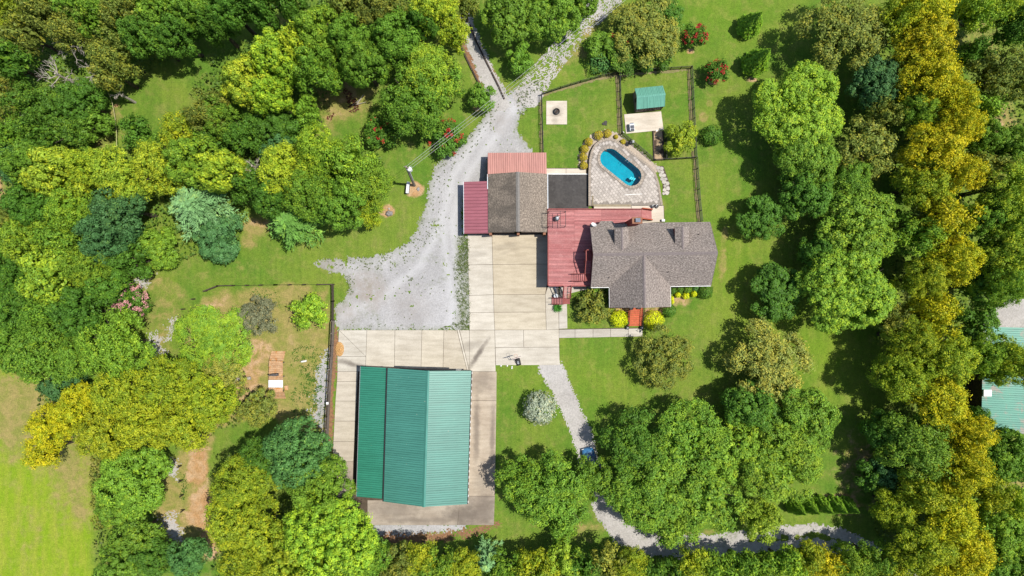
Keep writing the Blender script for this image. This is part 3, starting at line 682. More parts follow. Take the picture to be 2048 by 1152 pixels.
# timbers beside the lane
te = thing('timber_edging', 'dark railroad timbers lining the left side of the gravel lane', 'edging', (*W2(935,115), 0))
def timbers(parent, pts, n):
    for k in range(n):
        def at(u):
            u *= len(pts)-1; i = min(int(u), len(pts)-2); a = Vector(W2(*pts[i])); b = Vector(W2(*pts[i+1])); return a.lerp(b, u-i)
        p, q = at(k/n+.004), at((k+1)/n-.004); MB().bar((p.x,p.y,.12),(q.x,q.y,.12),.2,.26).build('timber', M_['dark_wood'], parent, local=False)
timbers(te, [(910,56),(920,90),(940,132),(960,172)], 4)
te2 = thing('timber_edging', 'dark railroad timbers lining the right side of the gravel lane', 'edging', (*W2(980,125), 0))
timbers(te2, [(940,50),(955,90),(975,128),(995,168),(1009,199)], 5)
struct(patch('mulch_strip', f_strip([(914,56),(922,56),(938,100),(962,160),(968,174),(959,174),(940,130),(922,88)], .35), (900,40,980,190), .02, M_['mulch']))
struct(patch('mulch_strip', f_strip([(936,48),(944,46),(960,88),(1000,165),(1012,199),(1007,200),(990,166),(950,95)], .3), (925,40,1020,205), .02, M_['mulch']))

# ---------------------------------------------------------------- buildings
def panel_mesh(w, L, mat, pitch=.3):
    m = MB(); n = max(1, round(w/pitch)); p = w/n; h = .045; x = 0.0; prof = [(0, 0)]
    for k in range(n):
        b = k*p+p*.72; prof += [(b, 0), (b+p*.07, h), (b+p*.16, h), (b+p*.23, 0)]
    prof.append((w, 0))
    for a, b in zip(prof[:-1], prof[1:]): m.quad((a[0],0,a[1]), (b[0],0,b[1]), (b[0],L,b[1]), (a[0],L,a[1]))
    m.quad((0,0,-.05),(w,0,-.05),(w,0,0),(0,0,0)); m.quad((0,L,-.05),(0,0,-.05),(0,0,0),(0,L,0)); m.quad((w,0,-.05),(w,L,-.05),(w,L,0),(w,0,0))
    m.quad((0,L,-.05),(w,L,-.05),(w,0,-.05),(0,0,-.05))
    return m.mesh('roof_panel', mat)
def metal_slope(parent, a, b, c, n, mat, pitch=.3):
    "slope from eave a->b up to ridge above a (c); n panels side by side"
    a, b, c = Vector(a), Vector(b), Vector(c); ux = (b-a).normalized(); uy = (c-a); L = uy.length; uy.normalize(); uz = ux.cross(uy)
    w = (b-a).length/n; me = panel_mesh(w, L, mat, pitch)
    for k in range(n):
        o = link('roof_panel', me, parent); p = a+ux*w*k
        o.matrix_basis = Matrix(((ux.x,uy.x,uz.x,p.x),(ux.y,uy.y,uz.y,p.y),(ux.z,uy.z,uz.z,p.z),(0,0,0,1)))
def window(parent, x, y, z, w, h, face, mat='white'):
    "a framed window on a wall of a local-coordinate building; face is +x, -x, +y or -y"
    d = {'+x':(1,0),'-x':(-1,0),'+y':(0,1),'-y':(0,-1)}[face]; t = (-d[1], d[0])
    def bx(u0, u1, z0, z1, n0, n1):
        P = [(x+t[0]*u+d[0]*n, y+t[1]*u+d[1]*n) for u, n in ((u0,n0),(u1,n0),(u1,n1),(u0,n1))]
        ar = sum(P[k][0]*P[(k+1)%4][1]-P[(k+1)%4][0]*P[k][1] for k in range(4))
        if ar < 0: P.reverse()
        return P, z0, z1
    f = MB()
    for (u0,u1,z0,z1) in ((-w/2,w/2,z,z+.08),(-w/2,w/2,z+h-.08,z+h),(-w/2,-w/2+.08,z+.08,z+h-.08),(w/2-.08,w/2,z+.08,z+h-.08),(-.025,.025,z+.08,z+h-.08)): f.prism(*bx(u0,u1,z0,z1,0,.07))
    fo = f.build('window', M_[mat], parent)
    g = MB(); g.prism(*bx(-w/2+.07,w/2-.07,z+.07,z+h-.07,.005,.03)); g.build('pane', M_['glass'], fo)
# --- green barn
BX, BY = -11.65, -20.4
barn = thing('metal_barn', 'large green metal roofed barn with attached lower green lean-to', 'barn', (BX, BY, 0), R_(-1.75))
w, l = 5.75, 9.2; he, hr = 3.6, 5.35
m = MB(); m.prism([(-w+.25,-l+.3),(w-.25,-l+.3),(w-.25,l-.3),(-w+.25,l-.3)], 0, he-.12)
for y in (-l+.3, l-.3): m.hexa([(-w+.25,y-.01,he-.13),(w-.25,y-.01,he-.13),(0,y-.01,hr-.12)], [(-w+.25,y+.01,he-.13),(w-.25,y+.01,he-.13),(0,y+.01,hr-.12)])
m.build('wall', M_['tan_siding'], barn)
nP = 20
metal_slope(barn, (-w, l, he), (-w, -l, he), (-.03, l, hr), nP, M_['green_roof'])
metal_slope(barn, (w, -l, he), (w, l, he), (.03, -l, hr), nP, M_['green_roof'])
MB().hexa([(-.22,-l-.03,hr-.02),(.22,-l-.03,hr-.02),(0,-l-.03,hr+.1)], [(-.22,l+.03,hr-.02),(.22,l+.03,hr-.02),(0,l+.03,hr+.1)]).build('ridge_cap', M_['green_roof'], barn)
metal_slope(barn, (-9.72, l-.02, 2.55), (-9.72, -l+.25, 2.55), (-w-.03, l-.02, 3.25), nP, M_['green_lean'])
MB().box(-9.45, -w+.24, -l+.4, l-.25, 0, 2.45).build('lean_to_wall', M_['tan_siding'], barn)
MB().box(-w-.2, -w+.02, -l-.02, l+.02, he-.3, he-.12).build('gutter', M_['black_metal'], barn)
MB().box(w-.02, w+.12, -l, l, he-.2, he-.06).build('gutter', M_['black_metal'], barn)
for k in range(22):
    y = -l+.3+k*(2*l-.6)/21; MB().box(w+.1, w+.16, y-.16, y+.16, he-.14, he-.04).build('gutter_bracket', M_['white'], barn)
MB().box(-9.8, -9.73, -l+.25, l-.02, 2.38, 2.52).build('gutter', M_['grey_metal'], barn)
MB().box(-4.2, 3.6, l-.32, l+.1, 2.9, 3.1).build('door_track', M_['black_metal'], barn)
for x in (-2.5, 2.5): 
    d = MB().box(x-1.7, x+1.7, l-.3, l-.22, .02, 2.9).build('barn_door', M_['white'], barn); MB().box(x-.1, x+.1, l-.22, l-.16, 1, 1.3).build('handle', M_['black_metal'], d)
# --- garage with two lean-tos
gar = thing('garage', 'brown shingled garage with salmon and dusky red metal lean-to roofs', 'garage', (.8, 11.75, 0), R_(.3))
w, l = 4.12, 4.05; he, hr = 3.0, 4.75
m = MB(); m.prism([(-w+.3,-l+.3),(w-.3,-l+.3),(w-.3,l-.3),(-w+.3,l-.3)], 0, he-.1)
for y in (-l+.3, l-.3): m.hexa([(-w+.3,y-.01,he-.11),(w-.3,y-.01,he-.11),(0,y-.01,hr-.12)], [(-w+.3,y+.01,he-.11),(w-.3,y+.01,he-.11),(0,y+.01,hr-.12)])
m.build('wall', M_['brown_trim'], gar)
m = MB(); th = .14
for sx in (-1, 1):
    b = [(sx*w,-l,he-th),(0,-l,hr-th),(0,l,hr-th),(sx*w,l,he-th)]; tp = [(x,y,z+th) for x,y,z in b]
    if sx > 0: b.reverse(); tp.reverse()
    m.hexa(b, tp)
rf = m.build('roof', M_['shingle2'], gar)
M_['capg'] = simple('ridge_cap_grey', (.2,.185,.17), (.16,.148,.135), sc=4)
for sx in (-1, 1): MB().quad((0,-l-.02,hr+.03),(sx*.26,-l-.02,hr-.08),(sx*.26,l+.02,hr-.08),(0,l+.02,hr+.03)).build('ridge_cap', M_['capg'], rf)
MB().box(w-.02, w+.1, -l, l, he-.16, he-.02).build('gutter', M_['white_metal'], gar)
MB().box(-w-.1, -w+.02, 2.0, l, he-.16, he-.02).build('gutter', M_['white_metal'], gar)
for x in (-3.8, 0.05, 3.7): MB().box(x-.18, x+.18, -l-.32, -l+.25, 0, he-.15).build('post', M_['brick'], gar)
for x in (-1.95, 1.95):
    d = MB().box(x-1.5, x+1.5, -l+.2, -l+.29, 0, 2.4).build('garage_door', M_['tan_siding'], gar)
    for k in range(4): MB().box(x-1.45, x+1.45, -l+.16, -l+.2, .06+k*.6, .6+k*.6).build('door_panel', M_['tan_siding'], d)
# north lean-to (ribs run north-south), west lean-to (ribs run east-west)
metal_slope(gar, (w-.1, l+3.05, 2.5), (-w-.02, l+3.05, 2.5), (w-.1, l-.35, 3.05), 9, M_['pink_roof'])
MB().box(-w+.3, w-.3, l-.2, l+2.8, 0, 2.35).build('lean_to_wall', M_['tan_siding'], gar)
metal_slope(gar, (-w-3.38, 3.1, 2.35), (-w-3.38, -l-.1, 2.35), (-w+.1, 3.1, 2.9), 8, M_['red_roof'], .45)
MB().box(-w-3.1, -w-.1, -l+.2, 2.8, 0, 2.25).build('lean_to_wall', M_['tan_siding'], gar)
MB().box(-w-3.46, -w-3.37, -l-.1, 3.1, 2.2, 2.33).build('gutter', M_['white_metal'], gar)
# --- house
HX, HY = 18.88, 4.51
house = thing('house', 'grey shingled red house with front gable, dormers and brick chimney', 'house', (HX, HY, 0), R_(.8))
w, d = 8.15, 4.31; he, hr = 4.6, 8.0; sl = (hr-he)/d; th = .16
def zr(y): return hr-abs(y)*sl
m = MB(); m.prism([(-w+.35,-d+.35),(w-.35,-d+.35),(w-.35,d-.35),(-w+.35,d-.35)], 0, he+.05)
for x in (-w+.35, w-.35): m.hexa([(x-.01,d-.35,he+.04),(x-.01,-d+.35,he+.04),(x-.01,0,hr-.15)], [(x+.01,d-.35,he+.04),(x+.01,-d+.35,he+.04),(x+.01,0,hr-.15)])
m.build('wall', M_['red_paint'], house)
GXL, GXR, GYB = -5.66, 2.65, -7.1; GC = (GXL+GXR)/2; gw = (GXR-GXL)/2; ghr = he+gw*sl
m = MB(); m.prism([(GXL+.35,GYB+.4),(GXR-.35,GYB+.4),(GXR-.35,-d+.36),(GXL+.35,-d+.36)], 0, he+.04)
m.hexa([(GXL+.35,GYB+.39,he+.03),(GXR-.35,GYB+.39,he+.03),(GC,GYB+.39,ghr-.15)], [(GXL+.35,GYB+.41,he+.03),(GXR-.35,GYB+.41,he+.03),(GC,GYB+.41,ghr-.15)])
m.build('gable_wall', M_['red_paint'], house)
m = MB()
m.hexa([(w,d,he-th),(-w,d,he-th),(-w,0,hr-th),(w,0,hr-th)], [(w,d,he),(-w,d,he),(-w,0,hr),(w,0,hr)])
m.hexa([(-w,-d,he-th),(w,-d,he-th),(w,0,hr-th),(-w,0,hr-th)], [(-w,-d,he),(w,-d,he),(w,0,hr),(-w,0,hr)])
yv = -(hr-ghr)/sl       # where the gable ridge meets the main slope
up = .012
m.hexa([(GXL,GYB,he-th),(GC,GYB,ghr-th),(GC,yv,ghr-th),(GXL,-d,he-th)][::1], [(GXL,GYB,he+up),(GC,GYB,ghr+up),(GC,yv,ghr+up),(GXL,-d,he+up)])
m.hexa([(GC,GYB,ghr-th),(GXR,GYB,he-th),(GXR,-d,he-th),(GC,yv,ghr-th)], [(GC,GYB,ghr+up),(GXR,GYB,he+up),(GXR,-d,he+up),(GC,yv,ghr+up)])
# bay bump at the north-west
bx0, bx1 = -7.1, -4.75
m.hexa([(bx1,d-.05,he-th),(bx0,d-.05,he-th),(bx0+.4,d+.42,he-.3-th),(bx1-.4,d+.42,he-.3-th)][::-1], [(bx1,d-.05,he+.02),(bx0,d-.05,he+.02),(bx0+.4,d+.42,he-.3),(bx1-.4,d+.42,he-.3)][::-1])
rf = m.build('roof', M_['shingle'], house)
M_['cap'] = simple('ridge_shingle_grey', (.24,.2,.19), (.17,.142,.135), sc=5)
for s in (-1, 1): 
    MB().quad((-w-.02,0,hr+.03),(-w-.02,s*.2,hr-.2*sl+.025),(w+.02,s*.2,hr-.2*sl+.025),(w+.02,0,hr+.03)).build('ridge_cap', M_['cap'], rf)
    MB().quad((GC,GYB-.02,ghr+.04),(GC+s*.2,GYB-.02,ghr-.2*sl+.035),(GC+s*.2,yv-.1,ghr-.2*sl+.035),(GC,yv+.05,ghr+.04)).build('ridge_cap', M_['cap'], rf)
g = [MB().box(a, b, y0, y1, he-.17, he-.03).build('gutter', M_['white'], house) for a, b, y0, y1 in ((-w,GXL+.02,-d-.08,-d+.01),(GXR-.02,w,-d-.08,-d+.01))]
MB().box(-3, w, d-.01, d+.08, he-.17, he-.03).build('gutter', M_['cap'], house)
MB().box(GXL-.06, GXL+.01, GYB, -d, he-.17, he-.03).build('gutter', M_['white'], house)
MB().box(GXR-.01, GXR+.05, GYB, -d, he-.17, he-.03).build('gutter', M_['white'], house)
MB().box(GXL, GXR, GYB-.06, GYB+.02, he-.3, he-.16).build('fascia', M_['stair_shade'], house)
for s in (-1, 1):
    m = MB().bar((-w-.03,s*d,he-.1),(-w-.03,0,hr-.1),.05,.2); m.build('bargeboard', M_['cap'], house)
    m = MB().bar((w+.03,s*d,he-.1),(w+.03,0,hr-.1),.05,.2); m.build('bargeboard', M_['cap'], house)
def dormer(xl, xr, yn, hd):
    xc = (xl+xr)/2; hw = (xr-xl)/2; drop = .62*hw*1.0; hE = hd-drop; ys = (hr-hd)/sl; ye = (hr-hE)/sl
    m = MB(); zb = zr(yn)-.25; m.prism([(xl+.16,ye-.3),(xr-.16,ye-.3),(xr-.16,yn-.12),(xl+.16,yn-.12)], zb, hE-.05)
    m.hexa([(xl+.16,yn-.13,hE-.06),(xc,yn-.13,hd-.12),(xr-.16,yn-.13,hE-.06)], [(xl+.16,yn-.11,hE-.06),(xc,yn-.11,hd-.12),(xr-.16,yn-.11,hE-.06)])
    do = m.build('dormer', M_['red_paint'], house)
    for s, x in ((-1, xl), (1, xr)):
        b = [(x,yn,hE-.1),(xc,yn,hd-.1),(xc,ys,hd-.1),(x,ye,hE-.1)]; tp = [(p,q,r+.1) for p,q,r in b]
        if s < 0: b.reverse(); tp.reverse()
        MB().hexa(b, tp).build('dormer_roof', M_['shingle'], do)
        MB().quad((xc,yn,hd+.03),(xc+s*.16,yn,hd-.08),(xc+s*.16,ys+.1,hd-.08),(xc,ys,hd+.03)).build('dormer_ridge', M_['cap'], do)
    window(house, xc, yn-.11, zb+.6, .9, 1.0, '+y')
dormer(-5.22, -3.37, 3.55, 7.58); dormer(2.8, 4.65, 3.55, 7.58)
M_['slate_metal'] = simple('slate_grey_metal', (.16,.18,.22), (.11,.125,.155), rough=.6, bump=0)
cm = MB(); cm.box(-3.15, -1.95, d-.36, d+.36, 0, 9.0); ch = cm.build('chimney', M_['red_paint'], house)
MB().box(-3.22, -1.88, d-.43, d+.43, 9.0, 9.12).build('chimney_crown', M_['brick'], ch)
MB().box(-2.8, -2.3, d-.22, d+.22, 9.12, 9.42).build('flue', M_['black_metal'], ch)
MB().box(-2.82, -2.2, d-.26, d+.26, 9.43, 9.47).build('flue_cap', M_['slate_metal'], ch)
for x, z in ((-6.2,.9),(-6.2,3.3)): window(house, x-.3, -d+.34, z, 1.0, 1.3, '-y')
for x in (4.2, 6.3): window(house, x, -d+.34, 2.9, 1.1, 1.4, '-y'); window(house, x, -d+.34, .6, 1.1, 1.2, '-y')
for x in (-4.3, 1.5): window(house, x, GYB+.39, 2.8, 1.1, 1.5, '-y')
window(house, -w+.34, 2.4, 3.3, .9, 1.4, '-x'); window(house, -w+.34, .2, 5.2, .8, 1.2, '-x')
window(house, w-.34, 0, 5.2, 1.1, 1.3, '+x'); window(house, w-.34, -2, 2.8, 1.1, 1.4, '+x')
fd = MB().box(GC-.5, GC+.5, GYB+.3, GYB+.39, 1.6, 3.7).build('front_door', M_['white'], house); MB().cyl(GC+.38, GYB+.27, 2.55, 2.65, .05).build('handle', M_['black_metal'], fd)
for (x, y) in ((-2.0,-2.9),(-5.85,-3.0),(2.05,-2.4),(6.2,2.6)):
    z = zr(y); MB().cyl(x, y, z-.05, z+.35, .06, n=8).build('vent_pipe', M_['brown_trim'], house)
# front steps
NS = 9
ps_ = MB().box(GC-1.05, GC+1.05, GYB-.05, GYB+.35, 1.3, 1.55).build('porch', M_['stair_red'], house)
for k in range(NS):
    y1 = GYB-.05-k*.31; z = 1.5-k*.155; MB().box(GC-.95, GC+.95, y1-.275, y1, z-.07, z).build('step', M_['stair_red'], ps_)
for s in (-1, 1):
    x = GC+s*.98; rl = MB()
    rl.bar((x,GYB-.1,2.45),(x,GYB-NS*.31,1.05),.06,.06); rl.bar((x,GYB-.1,1.75),(x,GYB-NS*.31,.35),.05,.05)
    for k in range(14):
        y = GYB-.15-k*.205; z = 2.45-(k*.205+.05)/(NS*.31)*1.4; rl.bar((x,y,z-.75),(x,y,z),.03,.03)
    for y, z in ((GYB-.1,2.5),(GYB-1.4,1.85),(GYB-NS*.31,1.15)): rl.bar((x,y,max(0,z-1.1)),(x,y,z),.09,.09)
    rl.build('railing', M_['black_metal'], ps_)
    MB().hexa([(x-.04,GYB-.05,1.1),(x+.04,GYB-.05,1.1),(x+.04,GYB-NS*.31,0),(x-.04,GYB-NS*.31,0)], [(x-.04,GYB-.05,1.42),(x+.04,GYB-.05,1.42),(x+.04,GYB-NS*.31,.2),(x-.04,GYB-NS*.31,.2)]).build('stringer', M_['stair_red'], ps_)
# satellite dish on the north-west corner
dish = MB().lathe(0, 0, [(.02,-.1),(.2,-.06),(.32,.03),(.38,.12),(.37,.13),(.3,.05),(.18,-.03),(.03,-.06)], 16)
do = dish.build('satellite_dish', M_['white'], house, smooth=True); do.location = (-w+.35, d-.2, he+.75); do.rotation_euler = (R_(-40), R_(25), 0)
MB().tube((-w+.35,d-.25,he-.1),(-w+.35,d-.2,he+.7),.03,.03).tube((-w+.35,d-.2,he+.75),(-w+.75,d-.25,he+1.05),.02,.02).build('dish_mount', M_['white_metal'], house)
# --- deck
DZ = 3.2
def dw(px, py, h=DZ): return W2(px, py, h)
xw, ys_ = dw(1096,572); xh = dw(1183,0)[0]; yn_ = dw(0,418.5)[1]; xe = dw(1283,0)[0]; yh = dw(0,447)[1]
deck = thing('deck', 'worn red painted raised deck with railings and stairs beside the house', 'deck', (xw, ys_, 0))
m = MB(); y = ys_; k = 0
while y < yn_-.02:
    x1 = xe if y > yh-.1 else xh; cuts = [xw]+[c for c in (xw+3.6+(k % 3)*.05, xw+7.4) if c < x1-.5]+[x1]
    for a, b in zip(cuts[:-1], cuts[1:]): m.box(a+.006, b-.006, y, y+.135, DZ-.04+rg.uniform(-.004,.004), DZ+rg.uniform(-.004,.004))
    y += .145; k += 1
m.build('deck_board', M_['deck_red'], deck, local=False, kind='stuff')
m = MB(); m.box(xw-.05, xh, ys_-.05, ys_, DZ-.4, DZ+.0); m.box(xw-.05, xw, ys_, yn_, DZ-.4, DZ+.0); m.box(xw, xe, yn_, yn_+.05, DZ-.4, DZ+.0); m.box(xe, xe+.05, yh, yn_+.05, DZ-.4, DZ)
m.build('fascia', M_['rail_red'], deck, local=False)
MB().quad((xw,ys_,DZ-.2),(xh,ys_,DZ-.2),(xh,yn_,DZ-.2),(xw,yn_,DZ-.2)).quad((xh,yh,DZ-.2),(xe,yh,DZ-.2),(xe,yn_,DZ-.2),(xh,yn_,DZ-.2)).build('joist_frame', M_['dark_wood'], deck, local=False)
def railing(parent, p, q, n, z0, z1, H=1.0, mat='rail_red', pick=.14, pw=.1):
    p = Vector((*p, z0)); q = Vector((*q, z1))
    for k in range(n+1):
        c = p.lerp(q, k/n); MB().bar((c.x,c.y,c.z-.25),(c.x,c.y,c.z+H+.06),pw,pw).build('post', M_[mat], parent, local=False)
    u = Vector((0,0,1)); MB().bar(p+u*H, q+u*H, .12, .05).build('rail', M_[mat], parent, local=False); MB().bar(p+u*.12, q+u*.12, .06, .06).build('rail', M_[mat], parent, local=False)
    m = MB(); L = (q-p).length; k = pick
    while k < L: c = p.lerp(q, k/L); m.bar(c+u*.12, c+u*H, .035, .035); k += pick
    if m.v: m.build('baluster', M_[mat], parent, local=False, kind='stuff')
railing(deck, (xw,ys_), (xw,dw(0,472)[1]), 5, DZ, DZ, .28, pick=99, pw=.13)
railing(deck, (xw,ys_), (dw(1126,0)[0],ys_), 2, DZ, DZ, .28, pick=99, pw=.13)
railing(deck, (dw(1142,0)[0],ys_), (xh-.1,ys_), 2, DZ, DZ, .28, pick=99, pw=.13)
railing(deck, (xw+.1,yn_), (xe,yn_), 10, DZ, DZ, .4, pick=99, pw=.13)
for (px, py) in ((1098,500),(1098,560),(1140,570),(1176,570),(1098,422),(1140,420),(1200,420),(1240,420),(1280,420)):
    x, y = dw(px, py); MB().bar((x,y,0),(x,y,DZ-.2),.14,.14).build('support_post', M_['dark_wood'], deck, local=False)
# south stairs: down to the landing, then west to the driveway
def flight(parent, p, q, wid, z0, z1, n, mat='deck_red', rail=True):
    p = Vector(p); q = Vector(q); d = (q-p).normalized(); nn = Vector((-d.y, d.x)); L = (q-p).length/n
    for k in range(n):
        a = p+d*L*k; b = a+d*L*.74; z = z0+(z1-z0)*(k+.5)/n
        P = [a-nn*wid/2, b-nn*wid/2, b+nn*wid/2, a+nn*wid/2]
        MB().prism([(v.x,v.y) for v in P], z-.05, z).build('tread', M_[mat], parent, local=False)
    for s in (-1, 1):
        a = p+nn*s*(wid/2+.04); b = q+nn*s*(wid/2+.04)
        MB().bar((a.x,a.y,z0-.12),(b.x,b.y,z1-.12),.07,.24).build('stringer', M_['stair_shade'], parent, local=False)
        if rail:
            MB().bar((a.x,a.y,z0+.95),(b.x,b.y,z1+.95),.1,.06).build('rail', M_['rail_red'], parent, local=False)
            for k in range(3):
                c = a.lerp(b, k/2); z = z0+(z1-z0)*k/2; MB().bar((c.x,c.y,max(0,z-.3)),(c.x,c.y,z+1.0),.09,.09).build('post', M_['rail_red'], parent, local=False)
xs = dw(1134.5,0)[0]
ya = ys_-.05; yb = W2(0,596,1.3)[1]; yc = W2(0,608,1.3)[1]
flight(deck, (xs,ya), (xs,yb), .95, DZ, 1.6, 8)
MB().box(xs-.5, xs+.5, yc, yb, 1.5, 1.57).build('landing', M_['rail_red'], deck, local=False)
flight(deck, (xs-.5,(yb+yc)/2), (W2(1103,0,.3)[0],(yb+yc)/2), .8, 1.55, .12, 7)
# stairs up to the side door of the house
xl0 = dw(1143,0)[0]; xl1 = W2(1169,0,4.2)[0]; ym = W2(0,555,3.8)[1]
flight(deck, (xl0,ym), (xl1,ym), .9, DZ, 4.3, 7)
yl = W2(0,547,3.6)[1]; xr = xl1+.85
MB().box(xl1, xr, ym-.45, yl, 4.3, 4.37).build('landing', M_['rail_red'], deck, local=False)
y2 = W2(0,522,5)[1]
flight(deck, (xl1+.42,yl), (xl1+.42,y2), .8, 4.3, 5.4, 6)
y3 = W2(0,501,5)[1]
MB().box(xl1, xr, y2, y3, 5.38, 5.45).build('landing', M_['rail_red'], deck, local=False)
railing(deck, (xl1,y2), (xl1,y3), 1, 5.45, 5.45, pick=.2); railing(deck, (xl1,y3), (xr,y3), 1, 5.45, 5.45, pick=.2)
for (x, y) in ((xl1,ym-.45),(xl1,y3),(xl1,y2)): MB().bar((x,y,DZ),(x,y,5.4 if y > yl else 4.3),.1,.1).build('support_post', M_['rail_red'], deck, local=False)
# ramp stairs at the east end, with solid side boards
p = W2(1283,427.5,DZ); q = W2(1304,430,.8)
flight(deck, p, q, 1.15, DZ, .7, 9, 'deck_red', False)
for s in (-1, 1):
    a = Vector(p)+Vector((0,s*.72)); b = Vector(q)+Vector((0,s*.75)); MB().hexa([(a.x,a.y-.05,DZ-.3),(b.x,b.y-.05,.55),(b.x,b.y+.05,.55),(a.x,a.y+.05,DZ-.3)], [(a.x,a.y-.05,DZ+.75),(b.x,b.y-.05,1.5),(b.x,b.y+.05,1.5),(a.x,a.y+.05,DZ+.75)]).build('side_board', M_['stair_red'], deck, local=False)
# --- shed
sh = thing('garden_shed', 'small tan shed with mint green metal gable roof', 'shed', (19.22, 26.6, 0), R_(5.9))
w, l, he, hr = 1.98, 1.46, 2.3, 3.3
m = MB(); m.box(-w+.15, w-.12, -l+.12, l-.15, 0, he-.04)
for x in (-w+.15, w-.12): m.hexa([(x-.01,l-.15,he-.05),(x-.01,-l+.12,he-.05),(x-.01,0,hr-.08)], [(x+.01,l-.15,he-.05),(x+.01,-l+.12,he-.05),(x+.01,0,hr-.08)])
m.build('wall', M_['tan_siding'], sh)
metal_slope(sh, (-w, -l, he), (w, -l, he), (-w, -.02, hr), 5, M_['shed_roof'], .2); metal_slope(sh, (w, l, he), (-w, l, he), (w, .02, hr), 5, M_['shed_roof'], .2)
MB().hexa([(-w-.02,-.16,hr-.05),(-w-.02,.16,hr-.05),(-w-.02,0,hr+.06)], [(w+.02,-.16,hr-.05),(w+.02,.16,hr-.05),(w+.02,0,hr+.06)]).build('ridge_cap', M_['shed_roof'], sh)
for x in (-.38, .38):
    dd = MB().box(x-.35, x+.35, -l+.07, -l+.12, .05, 1.95).build('shed_door', M_['tan_siding'], sh)
    m = MB()
    for (u0,u1,z0,z1) in ((-.36,-.28,.05,1.97),(.28,.36,.05,1.97),(-.28,.28,.05,.13),(-.28,.28,1.89,1.97),(-.28,.28,.98,1.06)): m.box(x+u0, x+u1, -l+.03, -l+.07, z0, z1)
    m.bar((x-.28,-l+.045,.15),(x+.28,-l+.045,.95),.05,.07); m.bar((x-.28,-l+.045,1.9),(x+.28,-l+.045,1.08),.05,.07)
    m.build('door_trim', M_['brown_trim'], dd)
for x in (-1.3, 1.3): window(sh, x, -l+.12, 1.05, .62, .7, '-y', 'brown_trim')
window(sh, -w+.15, 0, 1.1, .5, .75, '-x', 'brown_trim')
for x in (-w+.14, w-.14): MB().box(x-.06, x+.06, -l+.06, -l+.16, 0, he-.1).build('corner_trim', M_['brown_trim'], sh)
# --- neighbour's barn
nb = thing('neighbour_barn', 'rusty turquoise metal roofed barn behind trees at the right edge', 'barn', (70.3, -12.6, 0), R_(-1))
w, l, he, hr = 5.8, 7.2, 4.0, 5.4
MB().box(-w+.3, w-.3, -l+.3, l-.3, 0, he-.1).build('wall', M_['dark_wood'], nb)
metal_slope(nb, (-w, l, he), (-w, -l, he), (-.02, l, hr), 16, M_['turq_roof']); metal_slope(nb, (w, -l, he), (w, l, he), (.02, -l, hr), 16, M_['turq_roof'])
MB().hexa([(-.2,-l,hr-.03),(.2,-l,hr-.03),(0,-l,hr+.08)], [(-.2,l,hr-.03),(.2,l,hr-.03),(0,l,hr+.08)]).build('ridge_cap', M_['turq_roof'], nb)
MB().box(-w+.02, -w+1.1, -2.3, -1.4, he+.12, he+.34).build('roof_patch', M_['white'], nb)
np_ = flat('neighbour_yard', [(1955,655),(1985,620),(2020,598),(2140,598),(2140,662),(1958,662)], .02, M_['gravel2'])
